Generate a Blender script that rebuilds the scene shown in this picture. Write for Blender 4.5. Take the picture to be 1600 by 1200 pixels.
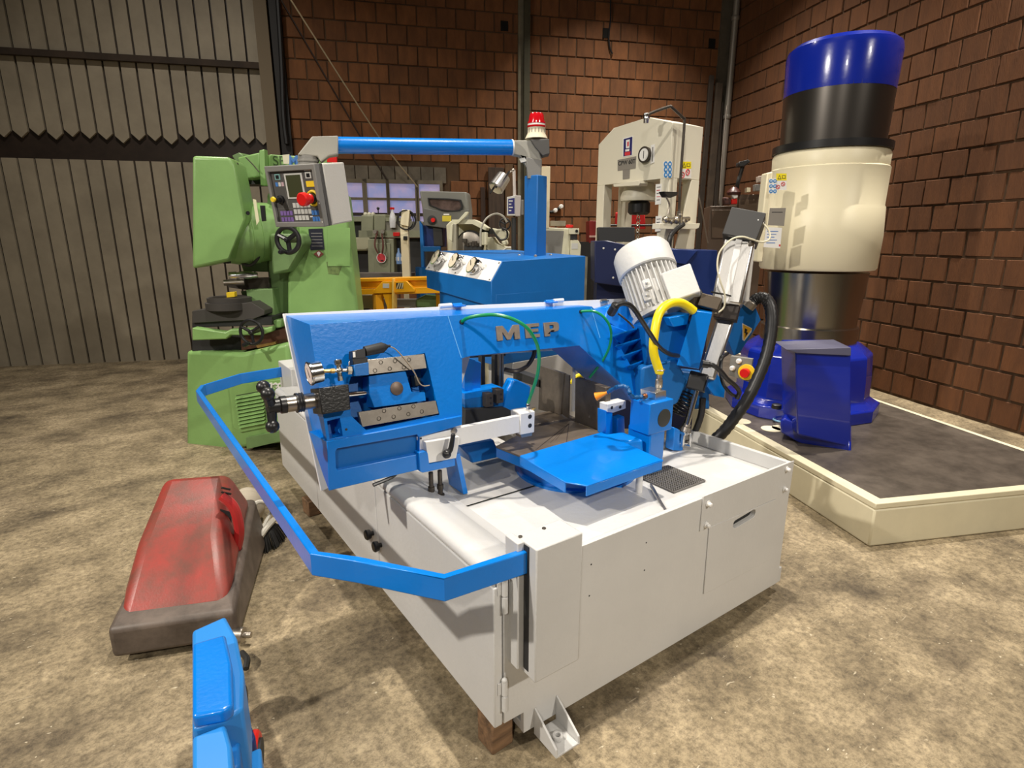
import bpy, bmesh, math, random
from mathutils import Vector, Matrix
from mathutils.geometry import tessellate_polygon
random.seed(7)
for o in list(bpy.data.objects): bpy.data.objects.remove(o)
S = bpy.context.scene
COL = S.collection
V = Vector
# ------------------------------------------------------------------ camera
FPX = 893.0
TH = math.atan(228/893.0)
AZ = math.radians(55.1)
FHZ = V((math.cos(AZ), math.sin(AZ), 0))
RT = V((math.sin(AZ), -math.cos(AZ), 0))
FW = FHZ*math.cos(TH) + V((0, 0, -math.sin(TH)))
UP = RT.cross(FW)
CAM = V((-0.88247, -1.20072, 1.6))
cd = bpy.data.cameras.new('camera')
cam = bpy.data.objects.new('camera', cd)
COL.objects.link(cam)
cd.lens = 36.0*FPX/1600.0
cd.sensor_width = 36.0
cd.clip_start = 0.05
m = Matrix((RT, UP, -FW)).transposed().to_4x4()
m.translation = CAM
cam.matrix_world = m
S.camera = cam
# ------------------------------------------------------------------ world, lamps, exposure
w = bpy.data.worlds.new('world'); S.world = w; w.use_nodes = True
w.node_tree.nodes['Background'].inputs[0].default_value = (1.0, 0.86, 0.7, 1)
w.node_tree.nodes['Background'].inputs[1].default_value = 0.06
S.view_settings.view_transform = 'Standard'
S.view_settings.look = 'None'
S.view_settings.gamma = 1
S.view_settings.use_curve_mapping = False
S.view_settings.exposure = -0.28
def lamp(name, loc, energy, size, color, spread=150, target=None):
    l = bpy.data.lights.new(name, 'AREA'); l.shape = 'DISK'; l.size = size
    l.energy = energy; l.color = color; l.spread = math.radians(spread)
    o = bpy.data.objects.new(name, l); COL.objects.link(o); o.location = loc
    if target is not None:
        o.rotation_euler = (V(target)-V(loc)).to_track_quat('-Z', 'Y').to_euler()
    return o
WARM = (1.0, 0.925, 0.82)
lamp('high_bay_light_over_saw', (0.62, 0.60, 6.6), 130, 0.14, WARM, 100)
lamp('high_bay_light_right_rear', (4.6, 3.6, 6.6), 170, 0.14, WARM, 84)
lamp('high_bay_light_right', (4.6, 0.2, 6.6), 130, 0.14, WARM, 88)
lamp('high_bay_light_left', (-6.4, 1.2, 5.7), 150, 0.25, WARM, 90, (0, 1, .5))
lamp('high_bay_light_front', (2.2, -6.6, 5.6), 52, 0.35, WARM, 62, (.5, .5, .2))
lamp('high_bay_light_rear', (-0.8, 4.6, 6.6), 120, 0.3, WARM, 120)
lamp('fill_light_near_left', (-4.6, -5.0, 5.7), 45, 0.4, WARM, 80, (0, .5, .5))  # added fill light from behind the viewer, no known lamp there

# ------------------------------------------------------------------ pixel rays onto real planes
def ray(x, y):
    return (FW*FPX + RT*(x-800) - UP*(y-600)).normalized()
def at(px, py, ax, val):
    i = 'xyz'.index(ax); d = ray(px, py)
    return CAM + d*((val-CAM[i])/d[i])
def atd(px, py, D):
    d = ray(px, py)
    return CAM + d*(D/d.dot(FHZ))
class Pl:
    def __init__(s, P0, U, Vv, N=None):
        s.P = V(P0); s.U = V(U).normalized(); s.V = V(Vv).normalized()
        s.N = (V(N) if N is not None else s.U.cross(s.V)).normalized()
    def pt(s, u, v, w=0): return s.P + s.U*u + s.V*v + s.N*w
    def uv(s, px, py, w=0):
        d = ray(px, py); p0 = s.P + s.N*w
        p = CAM + d*((p0-CAM).dot(s.N)/d.dot(s.N)) - s.P
        return (p.dot(s.U), p.dot(s.V))
    def px(s, px, py, w=0):
        u, v = s.uv(px, py, w); return s.pt(u, v, w)
    def off(s, w): return Pl(s.P+s.N*w, s.U, s.V, s.N)
def PY(y): return Pl((0, y, 0), (1, 0, 0), (0, 0, 1), (0, -1, 0))
def PX(x): return Pl((x, 0, 0), (0, -1, 0), (0, 0, 1), (-1, 0, 0))
def PZ(z): return Pl((0, 0, z), (1, 0, 0), (0, 1, 0), (0, 0, 1))
def PG(px, D, yaw=0):
    """vertical plane through the ray column px at forward distance D, facing the viewer side, turned by yaw"""
    p = atd(px, 400, D); p.z = 0
    r = Matrix.Rotation(math.radians(yaw), 3, 'Z')
    return Pl(p, r @ RT, (0, 0, 1), r @ (-FHZ))
# ------------------------------------------------------------------ materials
MATS = {}
def mat(name, col, rough=0.5, metal=0.0, noise=0.0, nscale=6.0, bump=0.0, bscale=120.0, col2=None, emit=0, spec=0.5, coat=0, isl=0.0, stretch=None):
    if name in MATS: return MATS[name]
    m = bpy.data.materials.new(name); m.use_nodes = True
    nt = m.node_tree; N = nt.nodes; L = nt.links
    b = N['Principled BSDF']
    b.inputs['Roughness'].default_value = rough
    b.inputs['Metallic'].default_value = metal
    b.inputs['Specular IOR Level'].default_value = spec
    b.inputs['Coat Weight'].default_value = coat
    c = (*col, 1); b.inputs['Base Color'].default_value = c
    tc = N.new('ShaderNodeTexCoord'); mp = N.new('ShaderNodeMapping')
    geo = N.new('ShaderNodeNewGeometry')
    L.new(geo.outputs['Position'], mp.inputs['Vector'])
    if stretch: mp.inputs['Scale'].default_value = stretch
    src = None
    if noise > 0 or col2:
        n = N.new('ShaderNodeTexNoise'); n.inputs['Scale'].default_value = nscale
        n.inputs['Detail'].default_value = 8; n.inputs['Roughness'].default_value = 0.65
        L.new(mp.outputs[0], n.inputs['Vector'])
        r = N.new('ShaderNodeValToRGB')
        r.color_ramp.elements[0].position = 0.35; r.color_ramp.elements[1].position = 0.65
        c2 = col2 if col2 else tuple(x*(1-noise) for x in col)
        r.color_ramp.elements[0].color = (*c2, 1); r.color_ramp.elements[1].color = c
        L.new(n.outputs['Fac'], r.inputs['Fac']); src = r.outputs[0]
        L.new(src, b.inputs['Base Color'])
    if isl > 0:
        oi = N.new('ShaderNodeObjectInfo')
        ad = N.new('ShaderNodeMath'); ad.operation = 'ADD'
        L.new(oi.outputs['Random'], ad.inputs[0]); L.new(geo.outputs['Random Per Island'], ad.inputs[1])
        fr = N.new('ShaderNodeMath'); fr.operation = 'FRACT'; L.new(ad.outputs[0], fr.inputs[0])
        mr = N.new('ShaderNodeMapRange'); mr.inputs['To Min'].default_value = 1-isl; mr.inputs['To Max'].default_value = 1+isl
        L.new(fr.outputs[0], mr.inputs['Value'])
        hs = N.new('ShaderNodeHueSaturation'); L.new(mr.outputs[0], hs.inputs['Value'])
        if src: L.new(src, hs.inputs['Color'])
        else: hs.inputs['Color'].default_value = c
        L.new(hs.outputs[0], b.inputs['Base Color'])
    if bump > 0:
        n2 = N.new('ShaderNodeTexNoise'); n2.inputs['Scale'].default_value = bscale; n2.inputs['Detail'].default_value = 3
        L.new(mp.outputs[0], n2.inputs['Vector'])
        bp = N.new('ShaderNodeBump'); bp.inputs['Strength'].default_value = bump; bp.inputs['Distance'].default_value = 0.01
        L.new(n2.outputs['Fac'], bp.inputs['Height']); L.new(bp.outputs[0], b.inputs['Normal'])
    if emit:
        b.inputs['Emission Color'].default_value = c; b.inputs['Emission Strength'].default_value = emit
        if src: L.new(src, b.inputs['Emission Color'])
    MATS[name] = m; return m
BLUE = mat('gloss_blue_enamel', (0.0, 0.19, 0.68), 0.28, bump=0.055, bscale=80, noise=0.10, nscale=3, coat=0.2)
BLUEM = mat('satin_blue_enamel', (0.0, 0.125, 0.42), 0.45, bump=0.05, bscale=90, noise=0.08)
GREY = mat('light_grey_enamel', (0.58, 0.575, 0.56), 0.42, bump=0.10, bscale=60, noise=0.06, nscale=2.5)
GREYD = mat('warm_grey_enamel', (0.47, 0.46, 0.44), 0.45, bump=0.06, bscale=60, noise=0.06)
WHITE = mat('white_enamel', (0.75, 0.74, 0.72), 0.4, bump=0.05, bscale=60)
STEEL = mat('ground_steel', (0.42, 0.38, 0.33), 0.38, 0.9, noise=0.25, nscale=14, bump=0.03, bscale=200)
CHROME = mat('polished_steel', (0.75, 0.74, 0.72), 0.16, 1.0)
ALU = mat('extruded_aluminium', (0.66, 0.65, 0.63), 0.32, 1.0, bump=0.02)
DARKST = mat('dark_worn_steel', (0.10, 0.085, 0.07), 0.45, 0.6, noise=0.35, nscale=9, bump=0.05, bscale=150)
TABLEST = mat('oiled_table_steel', (0.27, 0.215, 0.165), 0.4, 0.6, noise=0.35, nscale=7, bump=0.05, bscale=150)
BLACK = mat('black_plastic', (0.012, 0.012, 0.013), 0.35)
BLACKM = mat('matt_black', (0.02, 0.02, 0.02), 0.6)
RUBBER = mat('black_rubber_hose', (0.015, 0.015, 0.016), 0.4)
YEL = mat('yellow_hose', (0.85, 0.66, 0.01), 0.35)
GRNH = mat('green_hose', (0.0, 0.24, 0.085), 0.3)
BRASS = mat('brass', (0.72, 0.5, 0.2), 0.3, 1.0)
ORANGE = mat('orange_plastic', (0.9, 0.27, 0.01), 0.4)
RED = mat('red_plastic', (0.62, 0.012, 0.01), 0.3)
REDG = mat('red_lens', (0.5, 0.005, 0.01), 0.15, coat=0.5)
BEIGE = mat('beige_enamel', (0.62, 0.59, 0.51), 0.45, bump=0.06, bscale=90)
IVORY = mat('cream_enamel', (0.80, 0.73, 0.52), 0.4, bump=0.04, bscale=40)
CREAMP = mat('press_cream_enamel', (0.72, 0.68, 0.55), 0.4, bump=0.04, bscale=40)
NAVY = mat('navy_enamel', (0.004, 0.02, 0.12), 0.4, bump=0.04, bscale=60)
ROYAL = mat('royal_blue_enamel', (0.006, 0.022, 0.33), 0.2, coat=0.5, bump=0.05, bscale=20)
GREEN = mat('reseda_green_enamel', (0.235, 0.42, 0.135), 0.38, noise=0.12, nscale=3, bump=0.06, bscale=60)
GREEND = mat('dull_shaded_green_enamel', (0.16, 0.27, 0.10), 0.5, noise=0.15, bump=0.06)  # darker green; on the mill column's side it carries the shade
SAGE = mat('sage_grey_enamel', (0.25, 0.26, 0.17), 0.5, noise=0.2, nscale=5)
CHAR = mat('charcoal_plastic', (0.075, 0.072, 0.068), 0.5, bump=0.05, bscale=200)
MIDG = mat('mid_grey_plastic', (0.20, 0.195, 0.18), 0.5, bump=0.05, bscale=200)
PENDW = mat('pale_pendant_enamel', (0.58, 0.56, 0.51), 0.5, bump=0.15, bscale=150)
CASTG = mat('arm_joint_grey', (0.33, 0.32, 0.28), 0.5, bump=0.05)
SCREEN = mat('dull_lcd_screen', (0.055, 0.06, 0.03), 0.15)
PURP = mat('purple_key_print', (0.20, 0.12, 0.36), 0.5)
BLUEK = mat('blue_key_print', (0.05, 0.18, 0.5), 0.5)
KEYG = mat('pale_grey_key', (0.55, 0.55, 0.52), 0.5)
YELP = mat('yellow_print', (0.85, 0.6, 0.02), 0.5)
WPRINT = mat('white_print', (0.78, 0.77, 0.74), 0.5)
BPRINT = mat('sign_blue_print', (0.03, 0.22, 0.55), 0.5)
RPRINT = mat('sign_red_print', (0.6, 0.04, 0.05), 0.5)
NPRINT = mat('dark_navy_print', (0.015, 0.015, 0.12), 0.5)
KPRINT = mat('black_print', (0.02, 0.02, 0.02), 0.5)
AMBER = mat('orange_yellow_enamel', (0.90, 0.42, 0.01), 0.35, noise=0.06)
WOOD = mat('weathered_wood', (0.23, 0.13, 0.065), 0.7, noise=0.6, nscale=5, bump=0.3, bscale=60, stretch=(1, 8, 8))
REDB = mat('scuffed_red_plastic', (0.30, 0.04, 0.03), 0.4, col2=(0.16, 0.05, 0.035), nscale=9, bump=0.05)
SHEET = mat('pale_sheet_cladding', (0.36, 0.31, 0.23), 0.6, noise=0.25, nscale=2, bump=0.05)
TIMB = mat('dark_timber', (0.05, 0.032, 0.02), 0.8, noise=0.5, nscale=4)
PIPE = mat('grey_downpipe', (0.26, 0.235, 0.20), 0.4, 0.3)
BRICK = mat('hollow_clay_block', (0.20, 0.078, 0.026), 0.85, noise=0.35, nscale=3.0, isl=0.2, bump=0.25, bscale=18, stretch=(2.5, 2.5, 1))
BRICK2 = mat('hollow_clay_block_shaded', (0.13, 0.048, 0.014), 0.85, noise=0.3, nscale=2.2, isl=0.12, bump=0.3, bscale=22, stretch=(5, 5, 1))  # darker copy of the blocks, the side wall's dimness put into the colour
MORTAR = mat('grubby_mortar', (0.10, 0.055, 0.026), 0.9, noise=0.5, nscale=1.5)
PANE = mat('milky_window_pane', (0.26, 0.30, 0.58), 0.3, emit=0.5, col2=(0.45, 0.36, 0.55), nscale=3)
FRAMEC = mat('window_frame_concrete', (0.20, 0.17, 0.12), 0.8, noise=0.3)
BROWN = mat('dark_brown_paint', (0.035, 0.022, 0.015), 0.5, noise=0.4, nscale=6)
CABM = mat('dim_tool_cabinet_paint', (0.09, 0.06, 0.04), 0.5)
BOTTLE = mat('translucent_bottle', (0.65, 0.66, 0.68), 0.3)

def floor_mat():
    m = bpy.data.materials.new('stained_concrete_floor'); m.use_nodes = True
    nt = m.node_tree; N = nt.nodes; L = nt.links; b = N['Principled BSDF']
    g = N.new('ShaderNodeNewGeometry')
    def noise(sc, det, rough, stretch=None):
        mp = N.new('ShaderNodeMapping'); L.new(g.outputs['Position'], mp.inputs[0])
        if stretch: mp.inputs['Scale'].default_value = stretch[0]; mp.inputs['Rotation'].default_value = (0, 0, stretch[1])
        n = N.new('ShaderNodeTexNoise'); n.inputs['Scale'].default_value = sc
        n.inputs['Detail'].default_value = det; n.inputs['Roughness'].default_value = rough
        L.new(mp.outputs[0], n.inputs['Vector']); return n
    def ramp(n, stops):
        r = N.new('ShaderNodeValToRGB'); e = r.color_ramp.elements
        e[0].position, e[0].color = stops[0][0], (*stops[0][1], 1)
        e[1].position, e[1].color = stops[-1][0], (*stops[-1][1], 1)
        for p, c in stops[1:-1]:
            k = e.new(p); k.color = (*c, 1)
        L.new(n.outputs['Fac'], r.inputs['Fac']); return r
    def mix(mode, fac, a, bb):
        x = N.new('ShaderNodeMixRGB'); x.blend_type = mode
        if isinstance(fac, float): x.inputs[0].default_value = fac
        else: L.new(fac, x.inputs[0])
        for i, q in ((1, a), (2, bb)):
            if isinstance(q, tuple): x.inputs[i].default_value = (*q, 1)
            else: L.new(q, x.inputs[i])
        return x.outputs[0]
    base = ramp(noise(2.6, 10, 0.7), [(0.34, (0.15, 0.115, 0.068)), (0.5, (0.33, 0.26, 0.155)), (0.66, (0.50, 0.40, 0.25))])
    fine = ramp(noise(34, 10, 0.85), [(0.40, (0.25, 0.24, 0.23)), (0.58, (1, 1, 1))])
    c = mix('MULTIPLY', 0.8, base.outputs[0], fine.outputs[0])
    st = ramp(noise(1.1, 6, 0.6, ((1, 2.2, 1), 0.6)), [(0.36, (0.42, 0.40, 0.40)), (0.5, (1, 1, 1))])
    c = mix('MULTIPLY', 0.8, c, st.outputs[0])
    vor = N.new('ShaderNodeTexVoronoi'); vor.inputs['Scale'].default_value = 19
    mpv = N.new('ShaderNodeMapping'); mpv.inputs['Scale'].default_value = (1, 1.9, 1); mpv.inputs['Rotation'].default_value = (0, 0, 0.9)
    L.new(g.outputs['Position'], mpv.inputs[0]); 
    dn = noise(9, 4, 0.6); mv = N.new('ShaderNodeMixRGB'); mv.inputs[0].default_value = 0.12
    L.new(mpv.outputs[0], mv.inputs[1]); L.new(dn.outputs['Color'], mv.inputs[2]); L.new(mv.outputs[0], vor.inputs['Vector'])
    sp = N.new('ShaderNodeValToRGB'); sp.color_ramp.elements[0].position = 0.07; sp.color_ramp.elements[0].color = (1, 1, 1, 1)
    sp.color_ramp.elements[1].position = 0.11; sp.color_ramp.elements[1].color = (0, 0, 0, 1)
    L.new(vor.outputs['Distance'], sp.inputs['Fac'])
    gate = ramp(noise(6.5, 3, 0.5), [(0.46, (0, 0, 0)), (0.56, (1, 1, 1))])
    k = mix('MULTIPLY', 1.0, sp.outputs[0], gate.outputs[0])
    c = mix('MIX', k, c, (0.52, 0.45, 0.32))
    s1 = ramp(noise(7, 4, 0.6, ((1, 16, 1), 0.5)), [(0.63, (0, 0, 0)), (0.69, (1, 1, 1))])
    s2 = ramp(noise(3, 3, 0.5), [(0.5, (0, 0, 0)), (0.62, (0.6, 0.6, 0.6))])
    k2 = mix('MULTIPLY', 1.0, s1.outputs[0], s2.outputs[0])
    c = mix('MIX', k2, c, (0.46, 0.39, 0.27))
    L.new(c, b.inputs['Base Color'])
    b.inputs['Roughness'].default_value = 0.72
    bp = N.new('ShaderNodeBump'); bp.inputs['Strength'].default_value = 0.25; bp.inputs['Distance'].default_value = 0.01
    nn = noise(45, 6, 0.7); L.new(nn.outputs['Fac'], bp.inputs['Height']); L.new(bp.outputs[0], b.inputs['Normal'])
    return m
FLOOR = floor_mat()
# ------------------------------------------------------------------ object helpers
ROOT = {}
def tag(o, label=None, cat=None, group=None, kind=None):
    if label: o['label'] = label
    if cat: o['category'] = cat
    if group: o['group'] = group
    if kind: o['kind'] = kind
    return o
def thing(name, label, cat, base, group=None):
    o = bpy.data.objects.new(name, None); COL.objects.link(o)
    o.empty_display_size = 0.1
    o.location = V(base); ROOT[o.name] = V(base)
    return tag(o, label, cat, group)
def rot_to(d):
    return V(d).normalized().to_track_quat('Z', 'Y').to_matrix()
class MB:
    def __init__(s): s.v = []; s.f = []
    def add(s, vs, fs):
        n = len(s.v); s.v += [V(x) for x in vs]; s.f += [tuple(i+n for i in f) for f in fs]; return s
    def box(s, c, size, rot=None, yaw=0):
        c = V(c); h = V(size)/2
        R = rot if rot is not None else Matrix.Rotation(math.radians(yaw), 3, 'Z')
        vs = [c + R @ V((x*h.x, y*h.y, z*h.z)) for x in (-1, 1) for y in (-1, 1) for z in (-1, 1)]
        return s.add(vs, [(0, 1, 3, 2), (4, 6, 7, 5), (0, 4, 5, 1), (2, 3, 7, 6), (0, 2, 6, 4), (1, 5, 7, 3)])
    def rbox(s, x0, x1, y0, y1, z0, z1):
        return s.box(((x0+x1)/2, (y0+y1)/2, (z0+z1)/2), (abs(x1-x0), abs(y1-y0), abs(z1-z0)))
    def hull8(s, bot, top):
        n = len(bot)
        fs = [tuple(range(n))[::-1], tuple(range(n, 2*n))]
        fs += [(i, (i+1) % n, n+(i+1) % n, n+i) for i in range(n)]
        return s.add(list(bot)+list(top), fs)
    def cyl(s, p0, p1, r0, r1=None, seg=20, cap=True):
        p0 = V(p0); p1 = V(p1); r1 = r0 if r1 is None else r1
        R = rot_to(p1-p0); vs = []
        for p, r in ((p0, r0), (p1, r1)):
            for i in range(seg):
                a = 2*math.pi*i/seg; vs.append(p + R @ V((r*math.cos(a), r*math.sin(a), 0)))
        fs = [(i, (i+1) % seg, seg+(i+1) % seg, seg+i) for i in range(seg)]
        if cap: fs += [tuple(range(seg))[::-1], tuple(range(seg, 2*seg))]
        return s.add(vs, fs)
    def lathe(s, p0, d, prof, seg=24):
        """prof: (distance along d, radius)"""
        p0 = V(p0); d = V(d).normalized(); R = rot_to(d); vs = []; n = len(prof)
        for h, r in prof:
            for i in range(seg):
                a = 2*math.pi*i/seg; vs.append(p0 + d*h + R @ V((r*math.cos(a), r*math.sin(a), 0)))
        fs = []
        for k in range(n-1):
            fs += [(k*seg+i, k*seg+(i+1) % seg, (k+1)*seg+(i+1) % seg, (k+1)*seg+i) for i in range(seg)]
        fs += [tuple(range(seg))[::-1], tuple(range((n-1)*seg, n*seg))]
        return s.add(vs, fs)
    def ball(s, c, r, seg=14, sc=(1, 1, 1)):
        c = V(c); n = seg//2; vs = [c+V((0, 0, r*sc[2]))]
        for k in range(1, n):
            t = math.pi*k/n
            for i in range(seg):
                a = 2*math.pi*i/seg
                vs.append(c+V((r*sc[0]*math.sin(t)*math.cos(a), r*sc[1]*math.sin(t)*math.sin(a), r*sc[2]*math.cos(t))))
        vs.append(c-V((0, 0, r*sc[2]))); fs = []
        for i in range(seg): fs.append((0, 1+i, 1+(i+1) % seg))
        for k in range(n-2):
            for i in range(seg):
                a = 1+k*seg+i; b = 1+k*seg+(i+1) % seg; fs.append((a, a+seg, b+seg, b))
        l = len(vs)-1
        for i in range(seg): fs.append((l, 1+(n-2)*seg+(i+1) % seg, 1+(n-2)*seg+i))
        return s.add(vs, fs)
    def tube(s, pts, r, seg=10, smooth=6, ribs=0):
        pts = [V(p) for p in pts]
        if smooth > 1 and len(pts) > 2:
            q = []
            P = [pts[0]*2-pts[1]]+pts+[pts[-1]*2-pts[-2]]
            for i in range(1, len(P)-2):
                for k in range(smooth):
                    t = k/smooth; a, b, c, d = P[i-1], P[i], P[i+1], P[i+2]
                    q.append(0.5*((2*b)+(c-a)*t+(2*a-5*b+4*c-d)*t*t+(3*b-a-3*c+d)*t**3))
            q.append(pts[-1]); pts = q
        n = len(pts); vs = []
        tan = [(pts[min(i+1, n-1)]-pts[max(i-1, 0)]).normalized() for i in range(n)]
        nrm = tan[0].orthogonal().normalized()
        rr = r if callable(r) else (lambda i, n: r*(1+(0.1 if ribs and i % 2 else 0)))
        for i in range(n):
            nrm = (nrm - tan[i]*nrm.dot(tan[i])).normalized(); bn = tan[i].cross(nrm)
            for k in range(seg):
                a = 2*math.pi*k/seg; vs.append(pts[i]+(nrm*math.cos(a)+bn*math.sin(a))*rr(i, n))
        fs = []
        for i in range(n-1):
            fs += [(i*seg+k, i*seg+(k+1) % seg, (i+1)*seg+(k+1) % seg, (i+1)*seg+k) for k in range(seg)]
        fs += [tuple(range(seg))[::-1], tuple(range((n-1)*seg, n*seg))]
        return s.add(vs, fs)
    def torus(s, c, axis, R_, r, seg=28, sg=8):
        c = V(c); M = rot_to(axis); vs = []; fs = []
        for i in range(seg):
            a = 2*math.pi*i/seg
            for k in range(sg):
                b = 2*math.pi*k/sg
                vs.append(c + M @ V(((R_+r*math.cos(b))*math.cos(a), (R_+r*math.cos(b))*math.sin(a), r*math.sin(b))))
        for i in range(seg):
            for k in range(sg):
                fs.append((i*sg+k, ((i+1) % seg)*sg+k, ((i+1) % seg)*sg+(k+1) % sg, i*sg+(k+1) % sg))
        return s.add(vs, fs)
    def plate(s, pl, outer, w0, w1, holes=(), back=None):
        """solid between offsets w0 (front) and w1 (back) of plane pl, outlines in (u, v)"""
        back = back or outer
        loops_f = [[pl.pt(u, v, w0) for u, v in outer]] + [[pl.pt(u, v, w0) for u, v in h] for h in holes]
        loops_b = [[pl.pt(u, v, w1) for u, v in back]] + [[pl.pt(u, v, w1) for u, v in h] for h in holes]
        for loops, flip in ((loops_f, False), (loops_b, True)):
            flat = [[V(((p-pl.P).dot(pl.U), (p-pl.P).dot(pl.V), 0)) for p in L] for L in loops]
            tris = tessellate_polygon(flat)
            pts = [p for L in loops for p in L]
            s.add(pts, [tuple(t[::-1]) if flip else tuple(t) for t in tris])
        for a, b in zip(loops_f, loops_b):
            n = len(a); s.add(a+b, [(i, (i+1) % n, n+(i+1) % n, n+i) for i in range(n)])
        return s
    def ppx(s, pl, pix, w0, w1, holes=(), backpix=None):
        o = [pl.uv(x, y, w0) for x, y in pix]
        hs = [[pl.uv(x, y, w0) for x, y in h] for h in holes]
        bk = [pl.uv(x, y, w1) for x, y in backpix] if backpix else None
        return s.plate(pl, o, w0, w1, hs, bk)
    def build(s, name, mt, parent=None, bevel=0.0, smooth=True, ang=35, seg=2, loc=None, label=None):
        base = V((0, 0, 0))
        if parent is not None: base = ROOT[parent.name]
        elif loc is not None: base = V(loc)
        me = bpy.data.meshes.new(name)
        me.from_pydata([tuple(p-base) for p in s.v], [], s.f)
        bm = bmesh.new(); bm.from_mesh(me)
        bmesh.ops.remove_doubles(bm, verts=bm.verts, dist=0.00005)
        bmesh.ops.recalc_face_normals(bm, faces=bm.faces)
        bm.to_mesh(me); bm.free()
        if smooth:
            me.polygons.foreach_set('use_smooth', [True]*len(me.polygons))
            me.set_sharp_from_angle(angle=math.radians(ang))
        if mt: me.materials.append(mt)
        o = bpy.data.objects.new(name, me); COL.objects.link(o)
        ROOT[o.name] = base
        if parent is not None: o.parent = parent
        else: o.location = base
        if bevel > 0:
            b = o.modifiers.new('bevel', 'BEVEL'); b.width = bevel; b.segments = seg; b.limit_method = 'ANGLE'; b.angle_limit = math.radians(40)
        if label: o['label'] = label
        return o
def text(name, s, p, xd, yd, size, mt, parent, ext=0.0006, align='CENTER', bold=0.0, shear=0.0, label=None):
    cu = bpy.data.curves.new(name, 'FONT'); cu.body = s; cu.size = size; cu.extrude = ext
    cu.align_x = align; cu.align_y = 'CENTER'; cu.offset = bold; cu.shear = shear
    t = bpy.data.objects.new('temporary', cu); COL.objects.link(t)
    bpy.context.view_layer.update()
    me = bpy.data.meshes.new_from_object(t.evaluated_get(bpy.context.evaluated_depsgraph_get()))
    bpy.data.objects.remove(t)
    xd = V(xd).normalized(); yd = V(yd).normalized(); M = Matrix((xd, yd, xd.cross(yd))).transposed().to_4x4()
    base = ROOT[parent.name] if parent else V((0, 0, 0))
    M.translation = V(p)-base; me.transform(M)
    me.materials.clear(); me.materials.append(mt); me.name = name
    o = bpy.data.objects.new(name, me); COL.objects.link(o); o.parent = parent; ROOT[o.name] = base
    if label: o['label'] = label
    return o
def copyat(src, parent, loc, name=None):
    o = src.copy(); COL.objects.link(o); o.parent = parent; o.location = loc; ROOT[o.name] = ROOT[src.name]
    return o
def box_px(mb, pl, x0, y0, x1, y1, depth, w=0):
    """box whose front face spans the pixel rectangle on the vertical plane pl, going back by depth"""
    xm, ym = (x0+x1)/2, (y0+y1)/2
    u0 = pl.uv(x0, ym, w)[0]; u1 = pl.uv(x1, ym, w)[0]; v0 = pl.uv(xm, y1, w)[1]; v1 = pl.uv(xm, y0, w)[1]
    return mb.plate(pl, [(u0, v0), (u1, v0), (u1, v1), (u0, v1)], w, w-depth)
# ------------------------------------------------------------------ setting
fl = MB().rbox(-16, 18, -12, 18, -0.1, 0).build('floor', FLOOR, smooth=False); tag(fl, kind='structure')
YAWW = 12.4   # the back wall is turned a little against the picture plane
WALLP = PG(800, 8.6, YAWW)
def wall_px(px, py=100, w=0): return WALLP.uv(px, py, w)
uL = wall_px(429)[0]; uC = wall_px(1137, 150)[0]
wb = MB().plate(WALLP, [(uL, 0), (uC+0.15, 0), (uC+0.15, 7.0), (uL, 7.0)], -0.012, -0.28).build('wall_back', MORTAR, smooth=False)
tag(wb, kind='structure')
# window opening positions (u0, u1, v0, v1)
def wrect(x0, y0, x1, y1):
    a = WALLP.uv(x0, y1); b = WALLP.uv(x1, y0); return (a[0], b[0], a[1], b[1])
WIN = wrect(520, 262, 697, 372)
bw, bh = 0.247, 0.228
def brick_mesh(name, w, h, d, mt):
    mb = MB(); j = 0.002
    f = [(-w/2+j, -h/2+j), (w/2-j, -h/2+j), (w/2-j, h/2-j), (-w/2+j, h/2-j)]
    k = 0.006
    fr = [V((a+(-k if a > 0 else k), b+(-k if b > 0 else k), d)) for a, b in f]
    bk = [V((a, b, -0.01)) for a, b in f]
    mb.hull8(bk, fr); mb.f.pop(0) if False else None
    me = bpy.data.meshes.new(name); me.from_pydata([tuple(v) for v in mb.v], [], mb.f)
    bm = bmesh.new(); bm.from_mesh(me); bmesh.ops.recalc_face_normals(bm, faces=bm.faces); bm.to_mesh(me); bm.free()
    me.materials.append(mt); return me
def lay_bricks(pl, u0, u1, v0, v1, parent, mt, skip, vis, maxn=300, depth=0.001):
    me = brick_mesh('brick', bw, bh, depth, mt)
    half = {}
    R3 = Matrix((pl.U, pl.V, pl.N)).transposed().to_4x4()
    items = []
    r = 0; v = v0
    while v < v1:
        u = u0 - (bw+0.009)*(0.5 if r % 2 else 0.0)
        while u < u1:
            a, b = max(u, u0), min(u+bw, u1)
            if b-a > 0.05 and not skip(a, b, v, v+bh):
                items.append((a, b, v, r))
            u += bw+0.009
        v += bh+0.008; r += 1
    items.sort(key=lambda t: -vis((t[0]+t[1])/2, t[2]+bh/2))
    rest = MB(); n = 0
    for a, b, v, r in items:
        c = pl.pt((a+b)/2, v+bh/2, random.uniform(-0.005, 0.005))
        if n < maxn:
            mm = me
            full = abs((b-a)-bw) < 1e-3
            o = bpy.data.objects.new('brick', me); COL.objects.link(o); o.parent = parent
            q = R3.copy(); q.translation = c
            if not full: q = q @ Matrix.Diagonal(((b-a)/bw, 1, 1, 1))
            o.matrix_local = q; n += 1
        else:
            h = (b-a)/2-0.006; g = bh/2-0.006
            cs = [(-h, -g), (h, -g), (h, g), (-h, g)]
            rest.hull8([c+pl.U*x+pl.V*y-pl.N*0.01 for x, y in cs], [c+pl.U*x*0.96+pl.V*y*0.96+pl.N*depth for x, y in cs])
    if rest.v:
        o = rest.build('brick_rest', mt, parent, smooth=False); o['kind'] = 'stuff'; o.name = 'far_bricks'
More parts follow.
